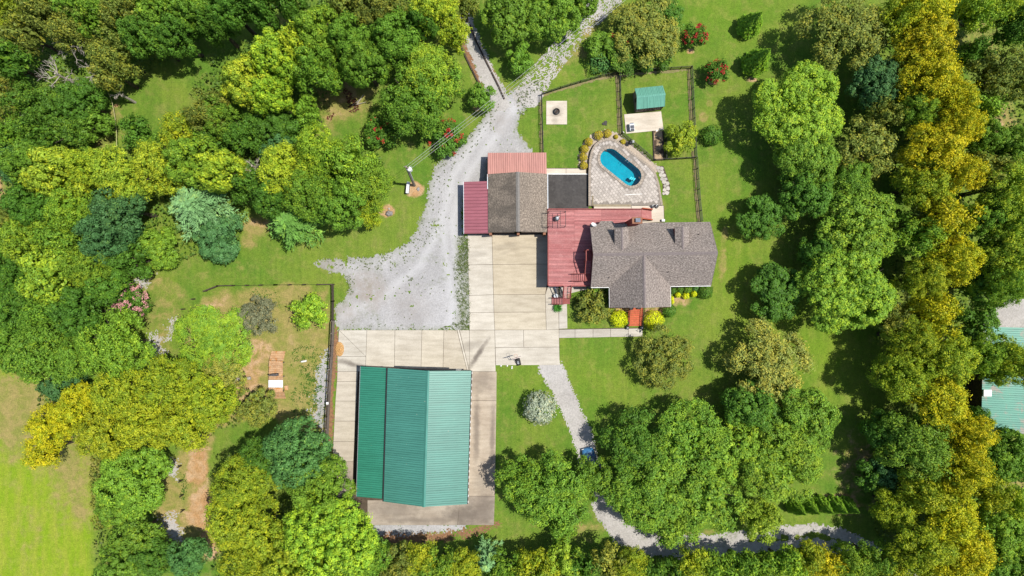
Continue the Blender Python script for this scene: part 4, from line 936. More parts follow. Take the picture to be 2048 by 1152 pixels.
# ---------------------------------------------------------------- trees and plants
def unit(v): return v/np.maximum(np.linalg.norm(v, axis=-1, keepdims=True), 1e-9)
def leaf_cards(P, N, size, rng, asp=.6, jit=.55, clump=None):
    "diamond leaf cards at P facing roughly N"
    n = len(P); N = unit(N+rng.normal(0, jit, (n, 3))); t = unit(np.cross(N, rng.normal(0, 1, (n, 3)))); b = np.cross(N, t)
    L = (size*rng.uniform(.65, 1.35, n))[:, None]
    V = np.stack([P-t*L*.5, P+b*L*asp*.5+N*L*.08, P+t*L*.5, P-b*L*asp*.5+N*L*.08], 1).reshape(-1, 3)
    F = np.arange(4*n).reshape(n, 4)
    cl = np.zeros((n, 2)) if clump is None else clump
    A = np.ones((n, 4)); A[:, :2] = cl
    return V, F, np.repeat(A, 4, 0)
def crown_np(seed, R, semi, cr, leaf, per, style='broad', zlo=-.55):
    rng = np.random.default_rng(seed)
    K = 6+int(R*1.9); i = np.arange(K)+.5; z = np.clip(1-1.35*(i/K)+rng.normal(0, .06, K), -.5, 1); ph = i*2.399963+rng.normal(0, .3, K)
    r = np.sqrt(np.maximum(0, 1-z*z)); U = np.stack([r*np.cos(ph), r*np.sin(ph), z], 1)
    rl = R*rng.uniform(.27, .43, K) if R > 1.5 else R*rng.uniform(.4, .55, K); q = semi/R
    if style == 'star': rl = rl*.92
    LC = U*((R-rl)*rng.uniform(.86, 1.06, K))[:, None]*np.array([1, 1, q])
    Cs, Ds = [], []
    for k in range(K):
        n_ = max(6, int(1.75*(rl[k]/cr)**2*2)); d_ = unit(rng.normal(0, 1, (n_*3, 3))+.55*U[k]); d_ = d_[(d_@U[k] > -.2)][:n_]
        Cs.append(LC[k]+d_*(rl[k]-cr*.35)*rng.uniform(.8, 1.05, (len(d_), 1))*np.array([1, 1, .85])); Ds.append(unit(d_+.25*U[k]))
    Cc = np.concatenate(Cs); D = np.concatenate(Ds); okz = Cc[:, 2] > zlo*semi
    ins = np.zeros(len(Cc), bool); lid = np.repeat(np.arange(K), [len(c) for c in Cs])
    for k in range(K):       # leave out clumps buried inside a neighbouring bough
        ins |= (lid != k) & (np.linalg.norm((Cc-LC[k])/np.array([1, 1, .85]), axis=1) < rl[k]-cr*.9)
    Cc, D = Cc[okz & ~ins], D[okz & ~ins]; nc = len(Cc)
    rc = cr*rng.uniform(.5, 1.45, nc)
    cidx = np.repeat(np.arange(nc), per); n = len(cidx)
    d = unit(rng.normal(0, 1, (n, 3))+.55*D[cidx]+np.array([0, 0, .4]))
    sh = rng.uniform(.35, 1.0, n)**.5
    if style == 'feather':
        sh = rng.uniform(.2, 1.15, n); sq = np.array([1.15, 1.15, .55])
    elif style == 'star':
        sh = rng.uniform(.1, 1.25, n); sq = np.array([1, 1, .9])
    else: sq = np.array([1, 1, .85]); sh = rng.uniform(.6, 1.0, n)
    P = Cc[cidx]+d*(rc[cidx]*sh)[:, None]*sq
    tint = np.stack([rng.random(nc), rng.random(nc)], 1)[cidx]
    if style == 'feather': V, F, A = leaf_cards(P, d*.8+np.array([.1, 0, .6]), leaf, rng, .42, .38, tint)
    elif style == 'star': V, F, A = leaf_cards(P, d+np.array([.1, 0, .4]), leaf, rng, .42, .45, tint)
    else: V, F, A = leaf_cards(P, d+np.array([.1, 0, .3]), leaf, rng, .72, .26, tint)
    m = n//10      # loose leaves inside, so that gaps are not see-through everywhere
    Q = unit(rng.normal(0, 1, (m, 3)))*(rng.random(m)**.4*.72)[:, None]*np.array([R, R, semi]); Q = Q[Q[:, 2] > zlo*semi]
    V2, F2, A2 = leaf_cards(Q*.8, rng.normal(0, 1, Q.shape)+np.array([0, 0, .7]), leaf*2, rng, .7, .5, rng.random((len(Q), 2)))
    return np.concatenate([V, V2]), np.concatenate([F, F2+len(V)]), np.concatenate([A, A2]), Cc
def trunk_mb(H, R, r0, seed, base=0.0, limbs=7):
    rg = random.Random(seed); m = MB(); p = Vector((0, 0, -.1)); n = 4; hs = H*.62
    pts = [p]+[Vector((rg.uniform(-.08, .08)*k, rg.uniform(-.08, .08)*k, hs*k/n)) for k in range(1, n+1)]
    for k in range(n): m.tube(pts[k], pts[k+1], r0*(1-.17*k), r0*(1-.17*(k+1)), 7)
    for k in range(limbs):
        a = 2.4*k+rg.uniform(-.3, .3); z = hs*rg.uniform(.5, 1); s = Vector((0, 0, z))+Vector((pts[2].x, pts[2].y, 0))*.6
        e = Vector((math.cos(a)*R*rg.uniform(.5, .75), math.sin(a)*R*rg.uniform(.5, .75), min(H*.9, z+H*rg.uniform(.12, .3))))
        md = s.lerp(e, .5)+Vector((0, 0, -.1*R*rg.random())); m.tube(s, md, r0*.42, r0*.27, 5); m.tube(md, e, r0*.27, r0*.1, 5)
    return m
CROWN = {}
def add_proto(key, R, semi, V, F, A, H=None):
    me = mesh_np('crown', V, F, M_['leaf'], {'clump': A}); CROWN.setdefault(key, []).append((R, semi, me))
for (sty, cr, lf, per) in (('broad', .5, .22, 44), ('feather', .5, .23, 46), ('star', .55, .3, 40)):
    for R in (1.2, 2.2, 3.6, 5.2, 6.8):
        for s in range(2):
            k = 1.0 if R > 1.5 else .7
            V, F, A, _ = crown_np(int(R*100)+s*7+len(sty), R, R*.75, cr*k*(1.12 if R > 5 else 1), lf*k, per, sty); add_proto(sty, R, R*.75, V, F, A)
TR = {}
def trunk_mesh(H, R, k):
    key = (round(H/2)*2, round(R*1.0), k % 3)
    if key not in TR:
        TR[key] = (trunk_mb(key[0], max(1, key[1]), .06+.028*key[0]**.9, key[0]*10+k).mesh('trunk', M_['bark']), key[0])
    return TR[key]
def ball_crown(seed, R, sq=.9, leaf=.16, n=1500, bumpy=.1):
    rng = np.random.default_rng(seed); d = unit(rng.normal(0, 1, (n, 3))); d[:, 2] = np.where(d[:, 2] < -.35, -d[:, 2], d[:, 2])
    ph = np.arctan2(d[:, 1], d[:, 0]); b = 1+bumpy*np.sin(4*ph+seed)*np.sin(5*d[:, 2]+seed)+bumpy*.6*np.sin(9*ph+2*seed)*np.cos(8*d[:, 2])
    P = d*(R*b*rng.uniform(.82, 1.02, n))[:, None]*np.array([1, 1, sq])
    return leaf_cards(P, d+np.array([0, 0, .15]), leaf, rng, .6, .38, np.stack([rng.random(n), np.clip(.5+.5*np.sin(6*ph)*np.sin(7*d[:, 2]), 0, 1)], 1))
def cone_crown(seed, R, H, leaf=.2, n=2600):
    rng = np.random.default_rng(seed); z = rng.random(n)**.85; ph = rng.uniform(0, 6.2832, n)
    prof = np.where(z < .18, .72+1.55*z, (1-(z-.18)/.82)**.95)
    r = R*prof*(1+.1*np.sin(6*ph+9*z+seed)+.07*np.sin(11*ph-14*z))*rng.uniform(.82, 1.03, n)
    P = np.stack([r*np.cos(ph), r*np.sin(ph), z*H], 1); N = np.stack([np.cos(ph), np.sin(ph), np.full(n, .75)], 1)
    return leaf_cards(P, N, leaf, rng, .55, .35, np.stack([rng.random(n), rng.random(n)], 1))
def pine_crown(seed, R, H, nb=64, per=70):
    rng = np.random.default_rng(seed); Ps, Ns, Ts, Cl = [], [], [], []
    for k in range(nb):
        u = (k+.5)/nb; zb = H*(.22+.76*u); L = R*(1-u)**.62*rng.uniform(.72, 1.12)+.25; a = 2.399963*k+rng.normal(0, .15)
        s = rng.random(per)**.75; side = rng.normal(0, 1, per)*.13*L*(1.05-s*.6)
        x = s*L; z = zb+.14*L*np.sin(s*2.4)-.05*L*s+rng.normal(0, .06, per)
        P = np.stack([x*math.cos(a)-side*math.sin(a), x*math.sin(a)+side*math.cos(a), z], 1)
        T = unit(np.stack([math.cos(a)-np.sign(side)*.7*math.sin(a), math.sin(a)+np.sign(side)*.7*math.cos(a), np.full(per, .12)], 1))
        Ps.append(P); Ts.append(T); c = rng.random(2); Cl.append(np.tile(c, (per, 1)))
    P = np.concatenate(Ps); T = unit(np.concatenate(Ts)+rng.normal(0, .25, P.shape)); cl = np.concatenate(Cl); n = len(P)
    N = unit(np.cross(T, rng.normal(0, .45, (n, 3))+np.cross(np.array([0, 0, 1]), T))); b = np.cross(N, T); L = (.46*rng.uniform(.6, 1.3, n))[:, None]
    V = np.stack([P-T*L*.3, P+b*L*.15, P+T*L*.7, P-b*L*.15], 1).reshape(-1, 3); A = np.ones((n, 4)); A[:, :2] = cl
    return V, np.arange(4*n).reshape(n, 4), np.repeat(A, 4, 0)
COL = dict(G=(0.145, 0.28, 0.028), D=(0.088, 0.2, 0.022), B=(0.08, 0.195, 0.06), T=(0.1, 0.24, 0.06), L=(0.28, 0.41, 0.035), Y=(.34,.385,.016), V=(.235,.33,.022), O=(0.18, 0.235, 0.042), S=(0.215, 0.27, 0.055), P=(0.2, 0.38, 0.15), Q=(0.155, 0.33, 0.06), N=(0.2, 0.22, 0.125), K=(0.235, 0.4, 0.032), W=(0.38, 0.43, 0.32), C=(0.62, 0.68, 0.014), A=(0.4, 0.33, 0.028), M=(0.185, 0.33, 0.03))
COUNT = [0]
print('crown faces', {k: [len(q[2].polygons) for q in v] for k, v in CROWN.items()})
def place(o, x, y, z=0, rot=0): o.location = (x, y, z); o.rotation_euler = (0, 0, rot); MATROOT[o.name] = Matrix.Translation((x, y, z)) @ Matrix.Rotation(rot, 4, 'Z'); return o
def tree(px, py, r, sty, col, h, label, name='tree', cat='tree', group=None, yel=.15, low=.22, trunk=True):
    k = COUNT[0]; COUNT[0] += 1; rg = random.Random(1000+k)
    hc = h*(1+low)/2; x, y, _ = W(px, py, hc); R = r/PM*(1-hc/HC)*1.0
    t = place(thing(name, label, cat, group=group), x, y, 0, rg.uniform(0, 6.28))
    pr = CROWN[sty]; R0, s0, me = min(pr, key=lambda q: abs(math.log(q[0]/R))+.03*rg.random())
    same = [q for q in pr if q[0] == R0]; R0, s0, me = same[k % len(same)]
    c = link('crown', me, t); sc = R/R0; semi = h*(1-low)/2; c.location = (0, 0, hc); c.scale = (sc*rg.uniform(.95,1.05), sc*rg.uniform(.95,1.05), semi/s0)
    b = COL[col]; j = rg.uniform(.9, 1.1); q = rg.uniform(.94, 1.06); c.color = (b[0]*j*q, b[1]*j, b[2]*j, yel)
    if trunk:
        tm, H = trunk_mesh(h, R, k); tr = link('trunk', tm, t); tr.scale = (1, 1, h/H)
    return t, c, R, hc
ORD = 'first second third fourth fifth sixth seventh eighth ninth tenth eleventh twelfth thirteenth fourteenth fifteenth sixteenth seventeenth eighteenth nineteenth twentieth'.split()
ORD += ['twenty-'+o for o in ORD[:9]]+['thirtieth']+['thirty-'+o for o in ORD[:9]]
def row(items, key, phrase, group, low=.22):
    "trees of one belt: each label counts along the belt"
    its = sorted(items, key=lambda q: q[key])
    for n, (px, py, r, sty, col, h, desc, yel) in enumerate(its):
        tree(px, py, r, sty, col, h, f'{desc}, {ORD[n]} {phrase}', group=group, yel=yel, low=low)
b, f, s = 'broad', 'feather', 'star'
# --- lawn trees, each with its own label
for a in [
 (1594,218,96,b,'K',9.9,'biggest bright green round tree on the lawn right of the shed',.25),
 (1745,168,52,b,'B',9.1,'dark blue green tree between bright round tree and yellow belt',0),
 (1686,62,88,s,'O',9.9,'sparse brownish olive tree at top edge left of yellow belt',.3),
 (1612,318,66,b,'G',9.1,'mid green tree touching the lower side of the big bright round tree',.1),
 (1610,385,58,b,'D',8.4,'dark green tree at lawn edge above the round tree by the fence',.1),
 (1725,300,62,s,'O',9.1,'olive green ragged tree beside yellow belt below the blue green tree',.3),
 (1690,365,50,f,'G',9.1,'feathery mid green tree between lawn trees and yellow belt, level with the shed pad',.2),
 (1712,455,82,b,'M',9.9,'large fresh green tree right of the dark round lawn tree',.25),
 (1690,580,98,b,'M',10.6,'largest green tree right of the lower round lawn tree',.35),
 (1640,500,44,b,'D',7.6,'smaller dark green tree squeezed between two large green trees right of the lawn',.1),
 (1521,436,48,b,'D',5.3,'dark round tree standing alone on lawn level with the deck',.0),
 (1551,583,60,b,'D',6.1,'dark round tree on lawn right of the front gable',.0),
 (1536,728,84,s,'S',7.6,'wide tan and olive tree on the lawn right of the front walkway',.45),
 (1327,716,64,s,'O',5.3,'loose yellowish green tree on the front lawn below the yellow shrub',.5),
 (1270,888,70,s,'D',8.4,'dark green tree hanging over the blue car from the right',.25),
 (1375,885,92,s,'G',9.1,'broad green tree with yellowish tips at top of the front grove',.4),
 (1300,975,92,s,'G',9.1,'broad green tree in the middle of the front grove above the path bend',.4),
 (1405,985,84,s,'G',9.1,'yellow tipped green tree at right in the middle of the front grove',.45),
 (1345,1040,58,s,'G',7.6,'lower green tree of the front grove reaching over the gravel path',.3),
 (1040,960,52,s,'G',7.6,'left half of the twin green trees below the silver spruce',.3),
 (1108,985,84,s,'G',8.4,'wide green tree between barn apron and the gravel path',.3),
 (1188,955,46,s,'G',6.8,'small dark green tree between the wide tree and the front grove',.2),
 (1122,1062,30,s,'G',4.6,'low green tree hanging below the wide tree near the bottom of the lawn',.3),
 (1500,815,58,b,'D',8.4,'dark green tree under the wide tan tree',.1),
 (1600,840,72,b,'G',9.1,'green tree bulging toward the shaded lawn right of the front grove',.15),
 (1553,922,94,s,'M',9.9,'huge fresh green tree above the row of arborvitae',.35),
 (1470,900,64,b,'M',9.1,'light green tree joining the front grove to the huge fresh green tree',.25),
 (1518,1040,46,s,'L',6.8,'bright green tree left of the arborvitae row above the path',.1),
 (1290,62,74,s,'O',6.1,'olive tree with a feathery crown in the island bed right of the gravel track',.35),
 (1212,100,38,b,'G',3.8,'round bright green tree at left side of the island bed',.1),
 (1330,35,44,b,'D',4.6,'dark green tree at top right of the island bed',.1),
 (1250,120,34,f,'D',3,'dark shrubby tree at bottom centre of the island bed',.1),
 (1310,112,34,b,'D',3,'dark green shrubby tree at bottom right of the island bed',.1),
 (1043,117,32,b,'G',4.6,'small dark green tree on grass right of the lane timbers',.05),
 (964,194,29,b,'G',4.2,'small green tree at the lower end of the lane under the wires',.05),
 (1020,32,62,b,'G',8.4,'large glossy green tree at top right of the gravel lane',.1),
 (1100,20,66,b,'G',8.4,'wide green tree along the top edge left of the gravel track',.15),
 (1165,4,34,b,'G',6.8,'green tree at top edge beside the pale gravel track',.15),
 (1360,277,34,b,'V',3.8,'small yellow green tree beside the boardwalk inside the fence',.2),
 (1190,612,36,s,'O',3.8,'olive green tree beside the short walkway left of the front gable',.35),
 (1205,580,22,b,'M',2.3,'bright green shrub against the house wall left of the front gable',.1),
 (320,495,45,b,'M',6.1,'bright green maple at edge of the wood facing the left lawn',.05),
 (441,474,53,b,'B',6.8,'dark rounded tree beneath the pale pine facing the left lawn',.0),
 (618,622,40,s,'K',4.6,'round bright green tree with bare edge twigs inside the goat pen',.2),
 (430,680,82,f,'M',6.1,'wide dense tree speckled with yellow at left side of the goat pen',.5),
 (448,745,46,f,'S',6.8,'pale thin leaved tree over the fallen white trunk',.5),
 (512,812,44,s,'O',4.6,'olive tree at bottom edge of the plank ramp',.3),
 ]: tree(*a[:7], yel=a[7], low=.16 if a[5] < 9 else .22)
tree(520, 632, 41, s, 'N', 6, 'greyish olive tree with bare silver twigs in the goat pen', yel=.1)
# --- golden belt on the right
row([(1838,18,58,f,'Y',13,'golden feathery tree',.55),(1838,90,62,f,'Y',13,'golden feathery tree',.55),(1790,40,40,f,'V',12,'yellow green feathery tree',.3),(1850,160,62,f,'Y',13,'golden feathery tree',.55),
 (1895,205,48,f,'Y',13,'golden feathery tree',.55),(1830,222,44,f,'G',11,'mid green feathery tree',.5),(1905,255,46,f,'Y',13,'golden feathery tree',.55),(1865,300,62,f,'Y',13,'golden feathery tree',.55),
 (1908,348,46,f,'Y',13,'golden feathery tree',.55),(1845,372,54,f,'V',12,'yellow green feathery tree',.4),(1885,430,60,s,'Y',12,'golden feathery tree',.55),(1832,470,42,f,'G',11,'mid green feathery tree',.5),
 (1895,520,52,f,'Y',13,'golden feathery tree',.55),(1838,560,46,f,'V',12,'yellow green feathery tree',.5),(1865,628,50,s,'Y',12,'golden feathery tree',.55),(1815,675,46,f,'V',12,'yellow green feathery tree',.3),
 (1880,715,60,f,'V',13,'yellow green feathery tree',.4),(1800,755,54,f,'V',12,'yellow green feathery tree',.2),(1868,795,60,f,'Y',13,'golden feathery tree',.55),(1925,865,52,f,'Y',13,'golden feathery tree',.55),
 (1830,890,76,s,'G',12,'dark olive ragged tree',.2),(1915,935,58,f,'Y',13,'golden feathery tree',.55),(1850,975,54,s,'V',12,'yellow green feathery tree',.4),(1790,1015,46,f,'V',9,'yellow green feathery tree',.5),
 (1890,1030,58,f,'Y',13,'golden feathery tree',.55),(1835,1085,62,f,'V',13,'yellow green feathery tree',.6),(1925,1095,54,f,'Y',13,'golden feathery tree',.55),(1880,1145,60,f,'Y',13,'golden feathery tree',.55)],
 1, 'from the top in the golden belt right of the lawn', 'trees of the golden belt')
for a in [(1760,230,34,s,'O',9,'small olive tree between the blue green tree and the golden belt',.4),(1775,640,34,f,'O',9,'thin olive tree at bottom of the largest green lawn tree',.4),
 (1742,950,32,b,'D',5,'dark green tree in the shade left of the golden belt',.1),(1765,860,42,b,'D',8,'dark green tree at shaded lawn edge below the yellow green trees',.1),(1772,945,34,b,'B',6,'dark bluish tree tucked under the golden belt above the path',.0)]:
    tree(*a[:7], yel=a[7])
# --- outermost trees at the right edge
row([(1950,20,48,s,'M',12,'sparse light green tree',.4),(2000,8,44,f,'L',11,'bright yellow green tree',.3),(2036,60,44,s,'D',12,'dark brownish tree',.2),(1990,150,58,s,'O',12,'olive tree',.3),(1945,115,34,s,'D',9,'dark green tree',.1),(1960,210,40,b,'M',10,'bright green tree',.2),
 (2035,170,52,s,'O',12,'olive tree',.3),(1962,280,44,b,'G',10,'mid green tree',.2),(2020,300,48,b,'G',11,'mid green tree',.3),(1965,345,42,s,'O',12,'olive tree',.4),(2012,372,56,f,'L',14,'tall light green tree',.3),(1962,430,46,b,'G',11,'mid green tree',.3),
 (2030,440,52,f,'L',14,'tall light green tree',.3),(1975,500,44,s,'G',11,'mid green tree',.3),(2025,520,58,f,'L',14,'tall light green tree',.3),(1955,560,40,b,'D',9,'dark green tree',.1),(1992,572,44,f,'M',14,'tall light green tree',.3),
 (1950,640,40,b,'D',8,'dark green tree',.1),(1960,705,46,f,'M',12,'light green tree',.4),(2014,706,36,f,'L',14,'tall light green tree',.4),(2030,738,34,f,'L',14,'tall light green tree',.4),(1985,742,28,f,'L',12,'light green tree',.4),(1948,838,28,b,'D',9,'dark green tree',.1),(2012,892,36,b,'G',9,'dark green tree',.1),
 (1990,920,46,b,'G',9,'mid green tree',.2),(2032,925,34,b,'G',9,'mid green tree',.2),(1975,985,38,f,'V',11,'yellow green tree',.4),(2020,1000,34,f,'L',11,'yellow green tree',.4),(1990,1060,56,b,'M',11,'fresh green tree',.2),(2038,1075,48,b,'M',11,'fresh green tree',.2),(1975,1130,50,b,'G',11,'mid green tree',.2),(2030,1140,50,b,'G',11,'mid green tree',.2)],
 1, 'from the top among edge trees at right', 'trees beyond the golden belt', low=.3)
# --- bottom edge
row([(745,1120,50,s,'G',8,'dark green tree',.3),(790,1125,44,s,'O',8,'olive tree',.3),(840,1110,34,f,'V',8,'yellow green tree',.5),(880,1135,42,s,'G',8,'mid green tree',.3),(925,1135,44,f,'V',8,'golden green tree',.5),(1010,1140,44,s,'G',8,'mid green tree',.4),(1050,1128,32,s,'V',7,'yellow green tree',.4),(1085,1140,40,f,'V',8,'golden green tree',.5),
 (1125,1125,40,b,'L',8,'light green tree',.1),(1165,1138,40,s,'D',8,'dark green tree',.2),(1215,1128,40,s,'O',8,'olive tree',.5),(1265,1135,42,f,'V',8,'yellow green tree',.5),(1300,1148,34,s,'D',8,'dark green tree',.2),(1345,1146,32,b,'D',7,'dark green tree',.4),(1385,1128,36,f,'V',8,'yellow green tree',.4),
 (1432,1140,40,s,'M',8,'fresh green tree',.3),(1480,1128,36,s,'G',8,'mid green tree',.3),(1520,1138,38,s,'G',7,'mid green tree',.3),(1565,1126,40,s,'M',8,'fresh green tree',.4),(1610,1118,38,f,'V',8,'golden green tree',.5),(1650,1132,38,f,'Y',8,'golden tree',.55),(1700,1126,42,s,'M',9,'fresh green tree',.3),(1745,1118,42,s,'G',9,'mid green tree',.3),(1780,1145,46,f,'V',10,'yellow green tree',.4)],
 0, 'from the left along the bottom edge', 'trees along the bottom edge')
# --- wood at the lower left
for a in [
 (660,1078,96,b,'K',14,'big lime green tree with yellow top left of the barn corner',.45),(600,1125,70,b,'L',13,'lime yellow tree at bottom edge left of the barn',.6),(700,1110,56,b,'M',12,'fresh green tree at bottom edge below the barn corner',.2),
 (640,975,66,b,'M',12,'green tree spreading over the barn apron corner',.1),(600,905,72,b,'T',12,'dark grey green dense tree left of the barn apron',.0),(525,915,46,f,'D',9,'dark feathery tree at top of the olive trees below the plank ramp',.2),
 (490,970,66,f,'V',11,'olive yellow tree left of the dense grey green tree',.3),(470,1045,62,f,'V',11,'olive yellow tree right of the bare orange strip',.35),(520,1060,60,f,'V',11,'olive tree between the lime tree and the bare strip',.4),(500,1125,58,f,'V',11,'yellow green tree at bottom edge right of the bare orange strip',.5),
 (268,960,76,b,'M',9,'bushy dark green tree between the hay field and the gravel patch',.1),(235,1010,46,b,'G',7,'green shrubby tree at right border of the hay field',.3),(275,1065,52,b,'G',8,'green tree above the shadow on the hay field corner',.15),(245,1130,50,b,'G',9,'dark green tree at the bottom border of the hay field',.05),
 (310,1110,44,b,'D',8,'dark green tree at bottom edge left of the bare strip',.1),(378,1112,42,b,'T',8,'blue green tree at bottom end of the bare orange strip',.0),
 (110,850,46,f,'Y',10,'brightest golden tree projecting over the hay field',.55),(165,815,50,f,'Y',10,'golden tree right of the brightest golden tree',.55),(215,860,58,f,'V',11,'golden green tree in the lower left golden grove, over its bottom edge',.6),(250,790,60,f,'V',11,'yellow green tree at centre top of the lower left golden grove',.5),
 (300,840,62,f,'V',12,'yellow green tree at centre bottom of the lower left golden grove',.6),(345,770,58,f,'V',12,'yellow green tree at upper right of the lower left golden grove',.5),(375,840,62,f,'V',12,'yellow green tree at lower right of the lower left golden grove',.5),(425,800,54,f,'V',11,'yellow green tree at right end of the lower left golden grove',.35),(95,900,36,f,'Y',9,'golden tree at the lower tip of the golden grove over the hay field',.55),
 (235,690,70,s,'M',12,'fresh green tree left of the bare track below the pink flowering tree',.2),(165,705,50,f,'G',11,'mid green tree in the left wood above the golden grove',.1),(95,700,74,s,'G',12,'broad green tree at left above the dry end of the hay field',.15),(25,690,52,b,'G',11,'mid green tree at left edge above the hay field',.15),
 (130,765,44,b,'B',8,'dark grey green tree between green wood and golden grove',.0),(35,620,58,f,'D',11,'dark green tree at left edge level with the pink flowering tree',.1),(95,615,50,s,'G',12,'mid green tree in the left wood level with the pink flowering tree',.1),(165,625,54,b,'D',12,'dark green tree left of the pink flowering tree',.1),
 (215,570,40,b,'D',10,'dark green tree above left of the pink flowering tree',.1),(110,550,62,b,'M',13,'bright feathery tree in the left wood above the pink flowering tree',.4),(180,535,46,f,'M',12,'feathery green tree right of the bright feathery tree in the left wood',.3),
 (35,545,46,b,'D',11,'dark bluish tree at left edge below the sandy strip',.0),(55,478,52,f,'M',12,'bright feathery tree at left edge right of the sandy strip',.4),(140,480,50,s,'G',12,'mid green tree in the left wood level with the bright maple',.3),(215,475,52,b,'B',13,'dark blue green tree left of the bright maple',.0),
 (250,420,56,b,'B',13,'dark blue green tree below the tall light green row',.0),(265,520,40,b,'D',9,'dark green tree below left of the bright maple',.1),(150,420,52,f,'M',12,'yellowish green tree below the left end of the light green row',.3),(70,410,50,b,'D',12,'dark green tree in the left wood below the first light green tree',.1)]:
    tree(*a[:7], yel=a[7])
tree(20, 440, 36, b, 'O', 9, 'olive tree at left edge beside the sandy strip', yel=.3)
# --- light green row across the left wood and grove by the pole
for a in [(120,350,60,b,'L',14,'light green tree at left end of the pale row across the wood',.35),(190,335,44,f,'L',14,'light yellow green tree, second in the pale row across the wood',.5),(250,355,58,f,'L',14,'light green tree, third in the pale row across the wood',.4),(325,335,54,f,'L',14,'yellowish light green tree, fourth in the pale row across the wood',.5),
 (390,325,56,b,'M',14,'fresh green tree, fifth in the pale row across the wood',.3),(445,345,46,b,'L',14,'light green tree, sixth in the pale row across the wood',.4),(60,330,44,b,'G',12,'green tree at left of the pale row near the left edge',.1),
 (570,345,56,f,'L',13,'light yellow tree at left of the grove beside the utility pole',.6),(640,305,52,f,'K',14,'bright feathery tree at top of the grove beside the utility pole',.3),(700,335,62,s,'M',14,'fresh green tree at centre of the grove beside the utility pole',.2),(735,370,50,f,'M',12,'fresh green tree at right of the grove beside the utility pole',.2),
 (620,385,56,f,'G',13,'mid green tree at lower left of the grove beside the utility pole',.2),(685,410,56,b,'G',12,'glossy green tree at bottom of the grove facing the rock',.05),(550,395,44,b,'D',11,'dark green tree behind the small pine at left of the grove',.1),(740,425,30,f,'V',8,'yellow tinged small tree at lower right of the grove near the rock',.5),(500,375,40,s,'D',10,'dark ragged tree between the pale pine and the grove',.1)]:
    tree(*a[:7], yel=a[7])
# --- upper wood
for a in [(502,168,56,b,'L',14,'light green tree with rounded clumps above the shaded clearing',.5),(560,120,54,b,'K',14,'light green tree in the bright row left of the lane wood',.4),(595,95,38,b,'L',14,'yellow tinged tree at top of the bright row',.7),(545,195,44,b,'K',13,'light green tree at lower side of the bright row',.4),(640,70,52,b,'M',14,'fresh green tree in the middle of the bright row near the top',.2),
 (640,145,50,s,'G',14,'mid green tree below the fresh green tree in the bright row',.15),(700,85,50,b,'G',14,'glossy green tree above the brown clearing',.05),(730,135,50,b,'G',13,'glossy green tree right above the brown clearing',.05),(790,80,54,b,'G',13,'dark glossy tree left of the lane at the top',.0),(840,60,36,b,'D',12,'dark glossy tree beside the head of the lane',.0),
 (860,150,62,f,'M',11,'yellowish domed tree left of the lane timbers',.4),(830,205,72,s,'G',11,'large green domed tree left of the lane',.15),(890,170,40,s,'G',9,'green tree at the right flank of the domed trees beside the lane',.2),(850,240,40,s,'G',8,'green tree at the lower side of the domed trees by the red flowers',.2),
 (870,20,50,f,'L',13,'bright yellow green tree at top edge left of the lane',.5),(760,15,58,f,'O',12,'olive feathery tree at top edge above the glossy trees',.3),(700,8,40,s,'O',11,'brownish olive tree at top edge above the bright row',.3),(930,15,30,s,'O',8,'thin greyish tree at the top end of the lane',.3),(910,75,34,f,'L',9,'light yellow tree leaning over the head of the lane',.6),
 (620,225,34,b,'M',9,'small fresh green tree left of the brown clearing',.2),(540,255,44,b,'D',8,'dark green tree in the hollow below the bright row',.0),(600,265,40,b,'D',7,'dark green tree in the hollow left of the brown clearing',.0),(560,300,40,b,'B',7,'dark bluish tree in the hollow above the pole grove',.0),(490,270,44,s,'D',9,'dark tree at lower end of the shaded clearing',.1),
 (418,226,46,s,'O',12,'olive tree at lower right of the shaded clearing',.3),(366,264,38,f,'V',10,'yellow green tree below the shaded clearing',.3),(280,265,34,s,'D',8,'dark shrubby tree below the pale wire in the clearing',.1),(445,235,44,b,'G',11,'mid green tree right of the shaded clearing',.1),(310,300,34,f,'G',9,'green tree above the middle of the pale row',.2),(420,280,42,s,'D',9,'dark green tree above the right part of the pale row',.1)]:
    tree(*a[:7], yel=a[7])
row([(20,25,40,f,'V',9,'yellow green tree',.3),(55,70,40,s,'O',11,'olive tree',.3),(95,25,46,s,'O',12,'olive tree',.2),(25,130,42,s,'D',11,'dark olive tree',.2),(150,60,48,s,'O',12,'olive tree',.3),(165,15,40,b,'G',12,'mid green tree',.1),(205,45,46,s,'G',12,'mid green tree',.1),(230,110,50,s,'O',12,'olive tree',.3),(260,35,46,s,'O',13,'olive tree',.3),
 (300,80,46,b,'D',13,'dark green tree',.1),(226,150,34,b,'O',10,'yellowish olive tree',.5),(330,30,46,b,'G',13,'mid green tree',.1),(355,75,46,b,'D',12,'dark green tree',.0),(395,25,48,b,'G',13,'mid green tree',.1),(432,55,32,b,'D',12,'dark green tree',.0),(465,25,48,b,'D',13,'dark green tree',.1),(520,18,40,b,'D',12,'dark green tree',.0),(575,10,36,b,'D',12,'dark green tree',.0)],
 0, 'from the left in the wood above the shaded clearing', 'trees of the upper left wood')
row([(20,200,44,s,'O',10,'olive tree',.3),(65,210,44,s,'D',10,'dark olive tree',.2),(25,275,42,s,'G',9,'grey green tree',.1),(85,265,44,s,'D',9,'dark green tree',.2),(120,215,44,b,'D',9,'dark green shrubby tree',.1),(165,205,46,b,'D',9,'dark green shrubby tree',.0),(185,245,36,b,'G',7,'bright green shrubby tree',.0),(140,265,44,s,'D',8,'dark olive shrubby tree',.2),(45,330,38,b,'B',9,'blue green tree',.0)],
 0, 'from the left in the dark thicket by the pale wire', 'trees of the dark thicket')
